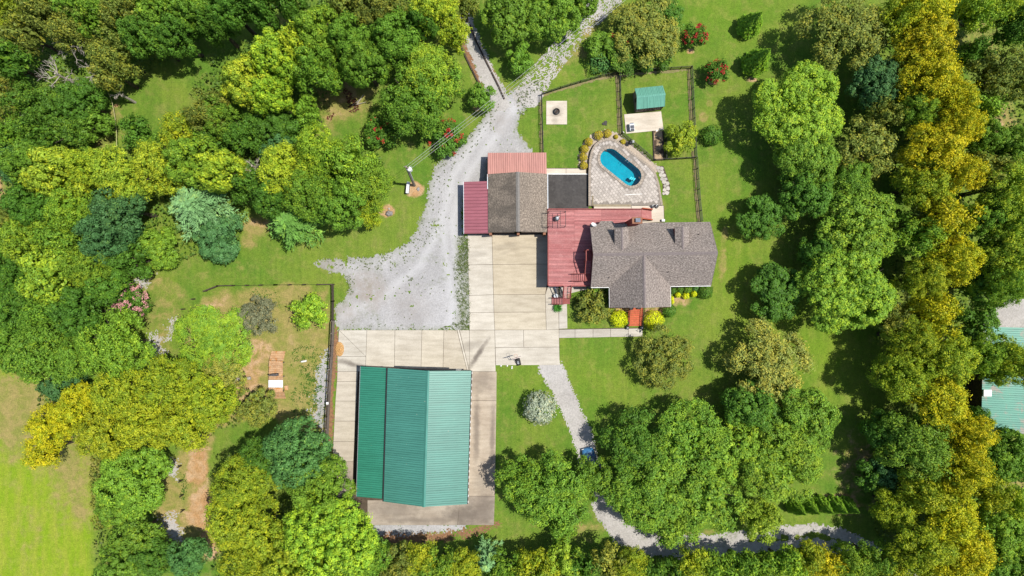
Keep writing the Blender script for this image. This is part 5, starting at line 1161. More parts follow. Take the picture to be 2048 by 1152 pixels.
# --- pines
def special(px, py, h, label, V, F, A, col, name, cat, rot=0, sc=1, trunk=True, group=None, yel=0, me=None, zc=0):
    x, y, _ = W(px, py, h*.5); t = place(thing(name, label, cat, group=group), x, y, 0, rot)
    me = me or mesh_np('crown', V, F, M_['leaf'], {'clump': A}); c = link('crown', me, t); b_ = COL[col]; c.color = (*b_, yel); c.scale = (sc,)*3; c.location = (0, 0, zc)
    if trunk: MB().tube((0,0,-.05),(0,0,h*.9), .05+.018*h, .03, 7).build('trunk', M_['bark'], t)
    return t, me
special(402, 415, 11, 'pale blue green pine with star shaped boughs at edge of the left lawn', *pine_crown(5, 5.0, 11, 84, 80), 'P', 'pine_tree', 'pine tree')
special(588, 447, 9, 'green pine with drooping boughs left of the glossy tree on the left lawn', *pine_crown(6, 3.9, 9, 66, 80), 'Q', 'pine_tree', 'pine tree', 1.0)
special(975, 1112, 8, 'small pale pine among yellow trees at the bottom edge below the barn', *pine_crown(7, 2.0, 8, 46, 50), 'P', 'pine_tree', 'pine tree', 2.0)
special(1080, 816, 4.0, 'silvery round spruce on grass between the barn and the gravel path', *ball_crown(3, 2.25, .95, .3, 2600, .16), 'W', 'spruce_tree', 'spruce tree', zc=1.9)
# --- arborvitae
ARB = None
for n, (px, py, h, R, lab) in enumerate([(1506,44,6.0,1.7,'pointed dense arborvitae near the top edge right of the red flowering shrubs'),(1519,118,7.0,1.85,'pointed dense arborvitae above the big bright round tree'),(1596,1018,4.6,1.15,'leftmost of the pointed arborvitae in the row above the path'),(1622,1016,4.8,1.2,'second from left of the arborvitae row above the path'),
   (1648,1014,5.0,1.25,'third from left of the arborvitae row above the path'),(1676,1014,5.0,1.25,'fourth from left of the arborvitae row above the path'),(1700,1014,4.8,1.2,'rightmost arborvitae of the row, in the shade above the path')]):
    if ARB is None: ARB = mesh_np('crown', *(lambda q: (q[0], q[1], M_['leaf'], {'clump': q[2]}))(cone_crown(4, 1.25, 5.0, .24, 3400)))
    x, y, _ = W(px, py, h*.45); t = place(thing('arborvitae', lab, 'arborvitae', group='pointed arborvitae'), x, y, 0, n*1.3)
    c = link('crown', ARB, t); c.scale = (R/1.25, R/1.25, h/5); c.color = (.17,.33,.025, .1) if n != 6 else (.12,.25,.02,0)  # shade on the rightmost one is put into its colour as darker green
    MB().cyl(0, 0, -.05, h*.5, .1, .05, 7).build('trunk', M_['bark'], t)
# --- flowering shrubs
def flower(px, py, r, h, fc, lab, nb=260, col='D', top=.35, name='crape_myrtle'):
    t, c, R, hc = tree(px, py, r, s, col, h, lab, name, 'flowering shrub', None, .1, .12)
    rng = np.random.default_rng(COUNT[0]); nt = max(8, int(nb/12)); d = unit(rng.normal(0, 1, (nt, 3))+np.array([.15,0,top])); d[:, 2] = np.abs(d[:, 2]); semi = h*.44
    Cc = d*np.array([R*.95, R*.95, semi*1.02]); P = (Cc[:, None, :]+rng.normal(0, .13, (nt, 22, 3))).reshape(-1, 3)
    V, F, A = leaf_cards(P, rng.normal(0, .5, P.shape)+np.array([0,0,1]), .17, rng, .8, .5)
    o = link('blossom', mesh_np('blossom', V, F, M_['blossom']), t); o.location = (0, 0, hc); o.color = (*fc, 1)
RED = (.38,.03,.028)
flower(1390, 73, 25, 3.6, RED, 'red flowering crape myrtle right of the island bed', 260)
flower(1434, 144, 23, 3.6, RED, 'red flowering crape myrtle outside the top right fence corner', 260)
flower(1240, 88, 26, 4.2, RED, 'red flowering shrub inside the island bed', 120)
flower(893, 276, 38, 4.0, RED, 'red flowering shrub hanging over the gravel under the wires', 220)
flower(765, 268, 36, 4.0, RED, 'red flowering shrub below the large domed tree left of the lane', 150)
flower(264, 603, 36, 5.0, (.5,.24,.24), 'pink flowering tree at left end of the left lawn', 900)
# --- clipped and small shrubs
def shrub(px, py, r, h, col, lab, cat='shrub', grp=None, leaf=.14, n=900, seed=1, bumpy=.1, name='shrub', yel=0.0):
    R = r/PM; x, y, _ = W(px, py, h*.5); t = place(thing(name, lab, cat, group=grp), x, y, 0, seed*.7)
    V, F, A = ball_crown(seed, R, h/R*.62, leaf, n, bumpy); c = link('foliage', mesh_np('foliage', V, F, M_['leaf'], {'clump': A}), t); c.location = (0, 0, h*.42); c.color = (*COL[col], yel)
    MB().cyl(0, 0, -.03, h*.4, .06, .04, 6).build('stem', M_['bark'], t)
GS = [(1167.5,331,8.2,'lowest golden shrub left of the pool terrace'),(1166.5,314,8.4,'golden shrub second from the bottom left of the pool terrace'),(1169.5,298,8.6,'golden shrub third from the bottom left of the pool terrace'),(1177.5,284,8.6,'golden shrub at the upper left bend of the pool terrace'),
      (1197,270.5,9.2,'largest golden shrub at the top of the pool terrace'),(1214.5,267,8.8,'rightmost large golden shrub at the top of the pool terrace'),(1232,273.5,4.2,'tiny golden shrub right of the large ones at the pool terrace'),(1246,283.5,5.2,'small golden shrub next to the black grill')]
for i, (px, py, r, lab) in enumerate(GS): shrub(px, py, r, r/PM*1.7, 'A', lab, 'shrub', 'golden shrubs around the pool terrace', .15, 620, i+1, .08)
shrub(1238, 637, 18, 1.8, 'C', 'chartreuse yellow ball shrub left of the front steps', n=1500, leaf=.17, seed=21)
shrub(1307.5, 640, 20, 1.9, 'C', 'chartreuse yellow ball shrub right of the front steps', n=1700, leaf=.17, seed=22)
shrub(1253.5, 645, 5, .7, 'D', 'tiny dark round shrub touching the left side of the front steps', n=400, seed=23)
shrub(1338, 621, 14, 1.7, 'D', 'dark round shrub at the right corner of the front gable', n=1000, leaf=.18, seed=24)
shrub(1411, 583.5, 15, 1.8, 'D', 'dark round shrub at the right end of the house bed', n=1100, leaf=.18, seed=25)
shrub(1423.5, 271, 20, 2.0, 'D', 'low dark green shrub on lawn outside the right fence', n=1500, leaf=.24, seed=26, bumpy=.22)
for i, (px, py, r, col, lab) in enumerate([(1346,581,7,'D','dark shrub at left end of the house bed under the eave'),(1360,579,7,'D','dark shrub second from left under the eave'),(1376,579,8,'G','green shrub in the middle under the eave'),(1391,577,7,'T','grey green shrub right of the middle under the eave'),
     (1343,597,5,'C','small yellow shrub at left end of the house bed'),(1356,590,5.5,'C','small yellow shrub left of the middle in the house bed'),(1372,592,7,'C','largest yellow shrub in the house bed'),(1388,588,6,'C','yellow shrub at right in the house bed'),(1344,604,4,'C','lowest yellow shrub of the house bed by the gable wall')]):
    shrub(px, py, r, .95, col, lab, 'shrub', 'shrubs of the house bed', .14, 420, 30+i, .15)
for i, (px, py, r, col, lab) in enumerate([(1200,124,24,'T','grassy bluish shrub at lower left of the island bed'),(1185,92,18,'G','green shrub at the left tip of the island bed'),(1345,85,20,'D','dark shrub at the right side of the island bed'),(1275,25,22,'D','dark shrub at the top of the island bed'),(1160,612,12,'O','small olive shrub beside the short walkway'),(1217,605,12,'D','dark shrub against the left wall of the front gable')]):
    shrub(px, py, r, r/PM*1.5, col, lab, 'shrub', None, .24, 900, 50+i, .2)
# fan leaved plant by the deck stairs
rgp = random.Random(3); x, y, _ = W(1115, 615, .4); t = place(thing('palm_plant', 'spiky bright green plant beside the bottom of the deck stairs', 'plant'), x, y)
m = MB()
for k in range(34):
    a = k*2.4; L = rgp.uniform(.5, .95); d = Vector((math.cos(a), math.sin(a), 0)); n_ = Vector((-d.y, d.x, 0))*.06; z = rgp.uniform(.35, .8)
    m.quad(Vector((0,0,.1)), d*L*.55+n_+Vector((0,0,z)), d*L+Vector((0,0,z*.55)), d*L*.55-n_+Vector((0,0,z)))
o = m.build('frond', M_['leaf'], t, kind='stuff'); o.color = (.06,.2,.03,0)
o.data.color_attributes.new('clump', 'FLOAT_COLOR', 'POINT')
# --- bare dead trees
def dead(px, py, h, R, lab, seed, name='dead_tree'):
    rg = random.Random(seed); x, y, _ = W(px, py, h*.75); t = place(thing(name, lab, 'dead tree', group='bare dead trees'), x, y, 0, rg.random()*6)
    tr = MB(); tr.tube((0,0,-.1),(.2,.1,h*.55), .2, .12, 7); tr.build('trunk', M_['dead_wood'], t)
    m = MB()
    def grow(p, d, L, r, dep):
        q = p+d*L; m.tube(p, q, r, r*.65, 4)
        if dep == 0: return
        for k in range(3 if dep > 1 else 2):
            e = (d+Vector((rg.gauss(0,.5), rg.gauss(0,.5), rg.gauss(.05,.25)))).normalized(); grow(p.lerp(q, rg.uniform(.55,1)), e, L*rg.uniform(.55,.8), r*.6, dep-1)
    for k in range(6):
        a = 1.05*k+rg.uniform(-.3,.3); grow(Vector((.2,.1,h*rg.uniform(.35,.55))), Vector((math.cos(a), math.sin(a), .55)).normalized(), R*.42, .075, 3)
    m.build('branch', M_['dead_wood'], t, kind='stuff')
dead(118, 82, 12.5, 3.2, 'bleached dead tree with the widest bare crown in the upper left wood', 1)
dead(82, 135, 12, 3.2, 'bleached dead tree below the widest one at upper left', 2)
dead(165, 133, 11.5, 2.2, 'small bleached dead tree right of the larger dead ones at upper left', 3)
dead(216, 178, 9, 1.3, 'thin dead tree at upper end of the pale wire', 4)
dead(12, 222, 11, 2.6, 'grey dead tree at the left edge of the dark thicket', 5)
dead(488, 322, 12, 1.9, 'dead tree between the pale row and the pole grove', 6)
dead(1925, 22, 11, 2.2, 'bare branched tree at the top right between golden belt and edge trees', 7)
dead(2000, 985, 8, 1.8, 'bare dead tree at the right edge near the pale clearing', 8)
# --- undergrowth: nobody could count it
def undergrowth(name, polys, dens, col, hmin, hmax, seed, leaf=.42, lab=None):
    rng = np.random.default_rng(seed); Vs, Fs, As, off = [], [], [], 0
    for P in polys:
        Q = np.array(px_poly(P)); lo, hi = Q.min(0), Q.max(0); n = int((hi-lo).prod()*dens); X = rng.uniform(lo, hi, (n, 2))
        d_ = sdf_poly(X[:,0], X[:,1], Q); X = X[(d_+(fbm(X[:,0],X[:,1],3,2)-.5)*3 > 0)]
        hh = (hmin+(hmax-hmin)*np.clip(fbm(X[:,0], X[:,1], 2.2, 1)*1.9-.45, 0, 1)); z = hh*np.sqrt(rng.random(len(X)))
        V, F, A = leaf_cards(np.column_stack([X, z]), np.tile([0,0,1.0], (len(X),1)), leaf, rng, .65, .55, np.column_stack([vnoise(X[:,0],X[:,1],1.5,1), vnoise(X[:,0],X[:,1],1.,2)]))
        Vs.append(V); Fs.append(F+off); As.append(A); off += len(V)
    o = link(name, mesh_np(name, np.concatenate(Vs), np.concatenate(Fs), M_['leaf'], {'clump': np.concatenate(As)})); o.color = (*col, .1); tag(o, lab, None, None, 'stuff')
WOOD_L = [(-60,-40),(560,-40),(430,60),(300,150),(225,190),(215,265),(150,300),(60,360),(30,480),(-60,520)]
WOOD_L2 = [(10,300),(170,310),(300,280),(480,260),(620,230),(640,300),(760,300),(780,380),(720,440),(560,440),(500,400),(480,500),(380,520),(280,530),(230,600),(290,680),(230,780),(90,740),(-60,690),(-60,500),(10,480)]
WOOD_U = [(430,110),(560,60),(640,-30),(920,-30),(900,60),(760,130),(720,160),(620,230),(520,290),(420,300),(330,280),(390,210)]
undergrowth('undergrowth', [WOOD_L, WOOD_L2, WOOD_U], 7, (.085,.16,.02), .3, 2.6, 61, .45, 'dark green undergrowth between the trees of the left woods')
undergrowth('undergrowth', [[(1790,-30),(1930,-30),(1935,300),(1950,600),(1950,900),(2100,900),(2100,1200),(1760,1200),(1740,1000),(1790,900),(1790,700),(1760,560),(1790,330),(1770,150)], [(1940,150),(2100,100),(2100,560),(1950,600)]], 5, (.08,.14,.018), .3, 2.2, 62, .45, 'low undergrowth between the trees of the right woods')
undergrowth('undergrowth', [[(740,1100),(1000,1100),(1260,1112),(1500,1112),(1720,1108),(1760,1200),(740,1200)], [(205,890),(300,890),(340,930),(330,1000),(300,1040),(330,1200),(190,1200)], [(430,900),(640,900),(700,1000),(740,1060),(740,1200),(430,1200)], [(80,800),(440,740),(520,820),(430,870),(300,900),(160,880)]], 6, (.075,.115,.014), .2, 1.6, 63, .4, 'low growth along the bottom edge and lower left trees')
undergrowth('tall_grass', [[(183,905),(215,900),(230,1000),(240,1060),(190,1062),(186,990)]], 30, (.19,.2,.03), .2, .9, 64, .3, 'tall rough grass at the right border of the hay field')
undergrowth('hollow_growth', [[(440,270),(560,220),(640,240),(640,290),(600,320),(520,350),(480,330)]], 16, (.055,.125,.016), .3, 1.8, 65, .34, 'dense low green growth in the hollow beside the brown clearing')
undergrowth('bed_growth', [[(1172,95),(1200,70),(1280,15),(1340,20),(1360,80),(1330,125),(1220,140),(1185,125)]], 9, (.055,.13,.014), .2, 1.2, 66, .3, 'low green growth filling the island bed')
undergrowth('brush_pile', [[(690,170),(715,180),(720,215),(700,225),(688,200)], [(645,228),(670,225),(672,245),(650,250)]], 30, (.13,.045,.03), .05, .7, 67, .3, 'brown heap of dead brush in the clearing')
# weeds in the gravel and clover in the pen
def tufts(name, regions, col, seed, lab, lf=.17):
    rng = np.random.default_rng(seed); Ps, Cl = [], []
    for (P, n, rad) in regions:
        Q = np.array(px_poly(P)); lo, hi = Q.min(0), Q.max(0); X = rng.uniform(lo, hi, (n*3, 2)); X = X[sdf_poly(X[:,0], X[:,1], Q) > 0][:n]
        for p in X:
            k = rng.integers(4, 9); r = rad*rng.uniform(.5, 1.3); Ps.append(np.column_stack([p+rng.normal(0, r, (k, 2)), rng.uniform(.04, .14, k)])); Cl.append(np.tile(rng.random(2), (k, 1)))
    P = np.concatenate(Ps); V, F, A = leaf_cards(P, np.tile([0,0,1.], (len(P),1)), lf, rng, .7, .4, np.concatenate(Cl))
    o = link(name, mesh_np(name, V, F, M_['leaf'], {'clump': A})); o.color = (*col, .1); tag(o, lab, None, None, 'stuff')
tufts('gravel_weeds', [([(640,516),(740,514),(815,486),(850,430),(880,470),(800,540),(700,545)],170,.05), ([(860,340),(900,310),(970,230),(1000,205),(985,260),(900,350)],110,.05), ([(926,472),(937,478),(940,655),(922,655),(908,560)],420,.12), ([(916,472),(937,478),(937,540),(908,540)],160,.12), ([(1030,190),(1075,160),(1085,180),(1040,240)],110,.05), ([(812,550),(826,550),(826,568),(816,570)],9,.08), ([(880,652),(938,640),(938,660),(880,660)],70,.1), ([(720,560),(900,480),(920,640),(720,640)],34,.04), ([(695,550),(712,560),(705,590),(694,580)],30,.1), ([(860,350),(905,350),(900,460),(845,460)],50,.05), ([(700,645),(900,652),(900,660),(680,660)],30,.06)], (.085,.125,.03), 71, 'small green weeds scattered over the gravel yard', .11)
tufts('pen_weeds', [([(590,690),(640,690),(650,730),(640,790),(580,730)],90,.2), ([(580,760),(630,750),(640,830),(590,850)],80,.18), ([(500,580),(560,580),(560,610),(500,612)],36,.2), ([(595,720),(650,780),(640,860),(610,800)],60,.2), ([(375,945),(372,1000),(365,1010),(362,950)],20,.2)], (.05,.13,.012), 72, 'patches of green weeds on dry ground of the goat pen')
tufts('tie_weeds', [([(652,700),(664,700),(656,880),(646,880)],40,.14)], (.08,.13,.02), 73, 'weeds along the left side of the board fence')
# ---------------------------------------------------------------- fences, pole, small things
def fence_run(parent, pts, step, H, mat, rails, pick=None, pw=.07, rw=.05, solid=0):
    W_ = [Vector(W2(*p)) for p in pts]
    for a, b in zip(W_[:-1], W_[1:]):
        L = (b-a).length; n = max(1, round(L/step))
        for k in range(n+1): 
            c = a.lerp(b, k/n); MB().bar((c.x,c.y,-.02),(c.x,c.y,H+.06),pw,pw).build('post', M_[mat], parent, local=False)
        for z in rails: MB().bar((a.x,a.y,z),(b.x,b.y,z),rw,.06 if not solid else solid).build('rail', M_[mat], parent, local=False)
        if pick:
            m = MB(); k = pick
            while k < L: c = a.lerp(b, k/L); m.bar((c.x,c.y,.08),(c.x,c.y,H-.03),.028,.028); k += pick
            m.build('picket', M_[mat], parent, local=False, kind='stuff')
def fence(pts, label, step=1.35, H=1.25, mat='black_metal', rails=(.12,.7,1.2), pick=.14, **kw):
    c = [sum(v)/len(pts) for v in zip(*[W2(*p) for p in pts])]; t = thing('fence', label, 'fence', (*c, 0), group='fences of the yard and the pen')
    fence_run(t, pts, step, H, mat, rails, pick, **kw)
fence([(1086,306),(1083,191)], 'black fence along the left side of the pool yard')
fence([(1083.6,190),(1120,178),(1160,166),(1200,155),(1232,149)], 'black fence slanting along the upper left side of the pool yard')
fence([(1238,149),(1240,200),(1243,268)], 'black fence dividing the fire pit lawn from the shed lawn')
fence([(1234,148.5),(1300,142.5),(1380,137)], 'black fence along the top of the shed lawn')
fence([(1381,138),(1385,220),(1390,316)], 'black fence along the right side of the shed lawn')
fence([(1391,318),(1395,380),(1401,443)], 'black fence running down toward the house right of the pool')
fence([(1244,269),(1275,294),(1307,321)], 'black fence slanting between pool terrace and shed lawn')
fence([(1308,321.5),(1350,319),(1389,316.5)], 'black fence across the bottom of the shed lawn')
fence([(1329,263),(1330,318)], 'short black fence along the right side of the boardwalk')
M_['strip'] = simple('bare_fence_strip', (.24,.19,.1), (.16,.16,.05), sc=1.6, fine=9, bump=.5)
for P, w in (([(1081,193),(1083.5,305)],.5), ([(1085,190),(1120,179.5),(1160,168),(1200,157),(1232,150.5)],.5), ([(1234,152),(1236.5,205),(1239,268)],.6), ([(1238,151),(1300,145),(1378,139.5)],.5), ([(1377,140),(1381,220),(1387,316)],.55), ([(1389,320),(1392,380),(1398,443)],.5)):
    Wp = [W2(*p) for p in P]; xs = [p[0] for p in P]; ys = [p[1] for p in P]
    struct(patch('bare_strip', lambda x, y, Wp=Wp, w=w: sdf_line(x, y, Wp, [w]*len(Wp))+(fbm(x, y, .8, 3)-.62)*.5, (min(xs)-14, min(ys)-14, max(xs)+14, max(ys)+14), .009, M_['strip'], .12))
# pen fences
fence([(668.5,569),(669,602),(668.5,640)], 'open dark rail fence at the upper right corner of the goat pen', 1.9, 1.3, 'dark_wood', (.5,.9,1.25), None, pw=.13, rw=.08, solid=.13)
t = thing('board_fence', 'dark board fence between the goat pen and the concrete apron', 'fence', (*W2(662,760), 0), group='fences of the yard and the pen')
BF = [(668.5,641),(666.5,690),(662,760),(658,830),(655,905)]
fence_run(t, BF, 1.7, 1.45, 'grey_wood', (), None, pw=.12)
for a, b in zip([Vector(W2(*p)) for p in BF][:-1], [Vector(W2(*p)) for p in BF][1:]):
    n = max(1, round((b-a).length/2.0))
    for k in range(n):
        p, q = a.lerp(b, k/n+.003), a.lerp(b, (k+1)/n-.003)
        for z in (.16,.42,.68,.94,1.2): MB().bar((p.x+.08,p.y,z),(q.x+.08,q.y,z),.035,.2).build('board', M_['grey_wood'], t, local=False)
        MB().bar((p.x-.05,p.y,1.42),(q.x-.05,q.y,1.42),.16,.05).build('cap_board', M_['dark_wood'], t, local=False)
x, y, _ = W(655.5, 806, 1.4); MB().box(x-.16, x+.16, y-.16, y+.16, 1.44, 1.7).build('fence_box', M_['white'], t, local=False)
fence([(414,582),(441,571.5),(469,571)], 'dark plank fence at the bend on the upper left of the goat pen', 2.1, 1.2, 'dark_wood', (.5,.85,1.15), None, pw=.16, rw=.12, solid=.14)
t = thing('wire_fence', 'dark posts with thin wire along the top of the goat pen', 'fence', (*W2(550,570), 0), group='fences of the yard and the pen')
fence_run(t, [(469,571),(554,569.5),(640,569)], 2.05, 1.15, 'dark_wood', (.6,1.1), None, pw=.17, rw=.02)
fence([(640,569),(667,568.5)], 'short dark plank fence left of the pen corner', 1.9, 1.25, 'dark_wood', (.5,.9,1.2), None, pw=.14, rw=.12, solid=.13)
for i, (px, py) in enumerate([(390,598),(370,618),(357,643)]):
    x, y = W2(px, py); tag(MB().cyl(x, y, -.05, 1.2, .1, .09, 8).build('fence_post', M_['dark_wood']), ['dark fence post on the grass left of the pen bend, uppermost of three','dark fence post on the grass left of the pen bend, middle of three','dark fence post by the pale gravel patch, lowest of three'][i], 'post', 'lone fence posts')
for i, (px, py) in enumerate([(363,931),(365,960),(367,989),(369,1019)]):
    x, y = W2(px, py); tag(MB().cyl(x, y, -.05, 1.2, .1, .09, 8).build('fence_post', M_['dark_wood']), f'dark post beside the bare orange strip, {ORD[i]} from the top of four', 'post', 'lone fence posts')
x, y = W2(419, 1018); tag(MB().lathe(x, y, [(.28,0),(.3,.25),(.26,.3),(.24,.12)], 12).build('feed_bucket', M_['black_metal']), 'dark bucket on the bare orange strip at lower left', 'bucket')
# pale wire across the clearing
m = MB(); pw_ = [W(*p) for p in [(216,185,2.5),(224,203,1.2),(230,235,1.0),(233,262,1.0),(233,292,1.6)]]
for a, b_ in zip(pw_[:-1], pw_[1:]): m.tube(a, b_, .045, .045, 5)
M_['pale_wire'] = simple('pale_tan_wire', (.42,.4,.2), (.36,.34,.18)); tag(m.build('fallen_wire', M_['pale_wire']), 'pale yellowish cable hanging across the grass clearing at upper left', 'cable')
# utility pole
fx, fy = W2(828.9, 371); tx, ty, tz = W(812, 333.5, 10.5)
up = thing('utility_pole', 'leaning wooden utility pole with white transformer and three wires', 'utility pole', (fx, fy, 0))
B_, T_ = Vector((fx,fy,-.1)), Vector((tx,ty,tz)); MB().tube(B_, T_, .2, .13, 10).build('pole', M_['grey_wood'], up, local=False)
q = B_.lerp(T_, .86)+Vector((.32,.02,0)); tf = MB().lathe(q.x, q.y, [(.24,q.z-.5),(.3,q.z-.45),(.3,q.z+.4),(.22,q.z+.52),(.08,q.z+.55)], 14).build('transformer', M_['white'], up, local=False)
for dx, dy in ((-.28,-.1),(.3,.22),(.05,.3)): MB().cyl(q.x+dx, q.y+dy, q.z+.35, q.z+.68, .05, .03, 8).build('bushing', M_['white_metal'], tf, local=False)
MB().tube(B_.lerp(T_,.3)+Vector((.18,.0,0)), B_.lerp(T_,.82)+Vector((.22,.0,0)), .045, .045, 6).build('conduit', M_['white_metal'], up, local=False)
ins = [T_+Vector((0,0,.1)), B_.lerp(T_,.93)+Vector((.15,.05,0)), B_.lerp(T_,.84)+Vector((.3,.1,0))]
far = [W(1262,-30,11), W(1276,-30,10.3), W(1288,-30,9.6)]
M_['wire'] = simple('aluminium_wire', (.5,.5,.48), (.42,.42,.4), bump=0)
for p, q in zip(ins, far):
    m = MB(); q = Vector(q); pts = [p.lerp(q, k/14)-Vector((0,0,1.3*math.sin(math.pi*k/14)*.6)) for k in range(15)]
    for a, b_ in zip(pts[:-1], pts[1:]): m.tube(a, b_, .015, .015, 4)
    m.build('wire', M_['wire'], up, local=False)
MB().bar(T_+Vector((-.35,.1,-.4)), T_+Vector((.35,-.1,-.4)), .1, .12).build('crossarm', M_['grey_wood'], up, local=False)
x, y = W2(817.5, 377); t = thing('utility_cabinet', 'narrow white and grey cabinet standing beside the utility pole', 'cabinet', (x, y, 0), R_(-6))
MB().box(-.17,.17,-.78,.78,0,1.0).build('case', M_['white_metal'], t); MB().box(-.19,.19,-.8,.8,1.0,1.06).build('lid', M_['white'], t)
for k in range(4): MB().box(.17,.19,-.68+k*.36,-.4+k*.36,.15,.9).build('door', M_['grey_metal'], t)
def rock(px, py, rx, ry, h, seed, label, cat='rock', mat='rock', name='rock'):
    rng = np.random.default_rng(seed); x, y = W2(px, py); m = MB(); n = 11; prof = [(1,0),(1.02,.35),(.8,.75),(.45,.97),(.12,1)]
    i0 = len(m.v); jit = rng.uniform(.78, 1.15, n)
    for r, z in prof:
        for k in range(n):
            a = 2*math.pi*k/n; j = jit[k]*rng.uniform(.92, 1.08); m.v.append((r*j*math.cos(a)*rx/PM, r*j*math.sin(a)*ry/PM, z*h*rng.uniform(.85, 1.1)-.03))
    for j in range(4):
        for k in range(n): l = (k+1) % n; m.f.append((j*n+k, j*n+l, (j+1)*n+l, (j+1)*n+k))
    m.f.append(tuple(4*n+k for k in range(n)))
    o = m.build(name, M_[mat]); o.location = (x, y, 0); return tag(o, label, cat)
rock(778.5, 427, 7, 6, .55, 1, 'grey boulder in a ring of bare ground on the left lawn')
rock(778, 417.5, 2.6, 2.2, .25, 2, 'small cream stone touching the top of the grey boulder', mat='stone')
rock(836.5, 378.5, 3.6, 4.2, .2, 3, 'flat grey stone on the mulch right of the utility pole')
# fire pit
x, y = W2(1113, 224); t = thing('fire_pit', 'round black fire pit on the square concrete pad', 'fire pit', (x, y, .09))
MB().lathe(0, 0, [(.42,0),(.46,.3),(.4,.32),(.36,.08),(.05,.07)], 18).build('ring', M_['black_metal'], t)
M_['ash'] = simple('ash', (.12,.11,.11), (.05,.045,.045), sc=6); MB().cyl(0, 0, .05, .13, .34, .3, 14).build('ash', M_['ash'], t)
for k in range(3): MB().tube((-.22+.1*k,-.2,.18),(.1+.1*k,.22,.22),.05,.045,6).build('log', M_['dark_wood'], t)
# heart
x, y = W2(1210, 247); pts = []
for k in range(28):
    u = 2*math.pi*k/28; a, b_ = 16*math.sin(u)**3, 13*math.cos(u)-5*math.cos(2*u)-2*math.cos(3*u)-math.cos(4*u); c, s_ = math.cos(R_(38)), math.sin(R_(38)); pts.append((x+(a*c-b_*s_)*.025, y+(a*s_+b_*c)*.025))
pts.reverse()
tag(MB().prism(pts, 0, .12).build('heart_stone', M_['rubber']), 'dark heart shaped stone on the fire pit lawn', 'ornament')
# pet house / storage box with dark panels on the shed pad
x, y = W2(1262, 257); t = thing('storage_box', 'white box with dark panelled lid standing on the shed pad', 'storage box', (x, y, .085), R_(5))
MB().box(-.32,.32,-.48,.48,0,.85).build('body', M_['white_metal'], t)
M_['dark_panel'] = simple('dark_blue_grey_panel', (.05,.055,.075), (.04,.045,.06), rough=.35, bump=0)
MB().box(-.27,.27,.3,.62,.7,.78).build('lid_panel', M_['dark_panel'], t); MB().box(-.24,.28,-.18,.24,.86,.9).build('lid_panel', M_['dark_panel'], t); MB().box(-.22,.26,-.5,-.22,.86,.89).build('lid_panel', M_['dark_panel'], t)
for px, py in ((1246,265.5),(1313,262)): x, y = W2(px, py); tag(MB().box(x-.12,x+.12,y-.1,y+.1,.0,.22,rot=.3).build('block', M_['white']), 'small white block at the lower left corner of the shed pad' if px < 1300 else 'small white block below the middle of the shed pad', 'block')
# grill
x, y = W2(1258.5, 288); t = thing('kettle_grill', 'black kettle grill on the pebble bed beside the pool terrace', 'grill', (x, y, .0), .4)
MB().lathe(0, 0, [(.08,.62),(.26,.7),(.33,.86),(.33,.9),(.27,1.06),(.1,1.14),(.03,1.15)], 16).build('bowl', M_['black_metal'], t, smooth=True)
for k in range(3): a = 2.094*k; MB().tube((.2*math.cos(a),.2*math.sin(a),.72),(.36*math.cos(a),.36*math.sin(a),0),.02,.02,5).build('leg', M_['white_metal'], t)
MB().box(.3,.62,-.16,.16,.84,.88).build('side_shelf', M_['grey_metal'], t)
# deck furniture: metal canopy frame, round heater
x, y = W2(1114.5, 437, DZ+2.2); t = thing('canopy_frame', 'bare black metal canopy frame on the upper left of the deck', 'canopy frame', (x, y, DZ))
c4 = [(-1.12,-1.0),(1.12,-1.0),(1.12,1.0),(-1.12,1.0)]
for a in c4: MB().bar((*a,0),(*a,2.2),.07,.07).build('post', M_['black_metal'], t)
for k in range(4): MB().bar((*c4[k],2.2),(*c4[(k+1)%4],2.2),.06,.06).build('beam', M_['black_metal'], t)
for k in range(5): MB().bar((-1.1,-.8+k*.4,2.2),(.4,-.8+k*.4,2.2),.025,.025).build('cross_bar', M_['black_metal'], t)
MB().bar((.42,-1.0,2.2),(.42,1.0,2.2),.05,.05).build('cross_bar', M_['black_metal'], t)
x, y = W2(1113, 438, DZ); t = thing('patio_heater', 'round dark fire bowl with shiny top under the canopy frame', 'heater', (x, y, DZ))
MB().lathe(0, 0, [(.3,0),(.3,.5),(.36,.55),(.36,.62),(.3,.62)], 18).build('base', M_['black_metal'], t)
MB().lathe(.05, .05, [(.24,.62),(.2,.8),(.09,.95),(.02,.97)], 16).build('hood', M_['white_metal'], t, smooth=True)
MB().tube((.1,.1,.9),(.32,.26,1.05),.05,.05,8).build('chimney', M_['white'], t)
# black chairs-like pots near the east stairs
for i, (px, py) in enumerate(((1306,413.5),(1314,413))):
    x, y, _ = W(px, py, .8); t = thing('garden_chair', ['small dark folded chair by the east deck stairs, left of two','small dark folded chair by the east deck stairs, right of two'][i], 'chair', (x, y, .55), .5+i*.4, 'dark chairs by the east deck stairs')
    MB().box(-.2,.2,-.18,.18,.32,.36).build('seat', M_['black_metal'], t); MB().box(-.2,.2,.16,.2,.36,.75).build('backrest', M_['grey_metal'], t)
    for a in (-.18,.18):
        for b_ in (-.16,.16): MB().bar((a,b_,0),(a,b_,.32),.04,.04).build('leg', M_['black_metal'], t)
x, y, _ = W(1326, 441, .7); t = thing('air_unit', 'small white box at the corner of the landing behind the house', 'box', (x, y, .55)); MB().box(-.22,.22,-.16,.16,0,.4).build('case', M_['white'], t); MB().box(-.28,-.22,-.12,.12,.05,.36).build('vent', M_['black_metal'], t)
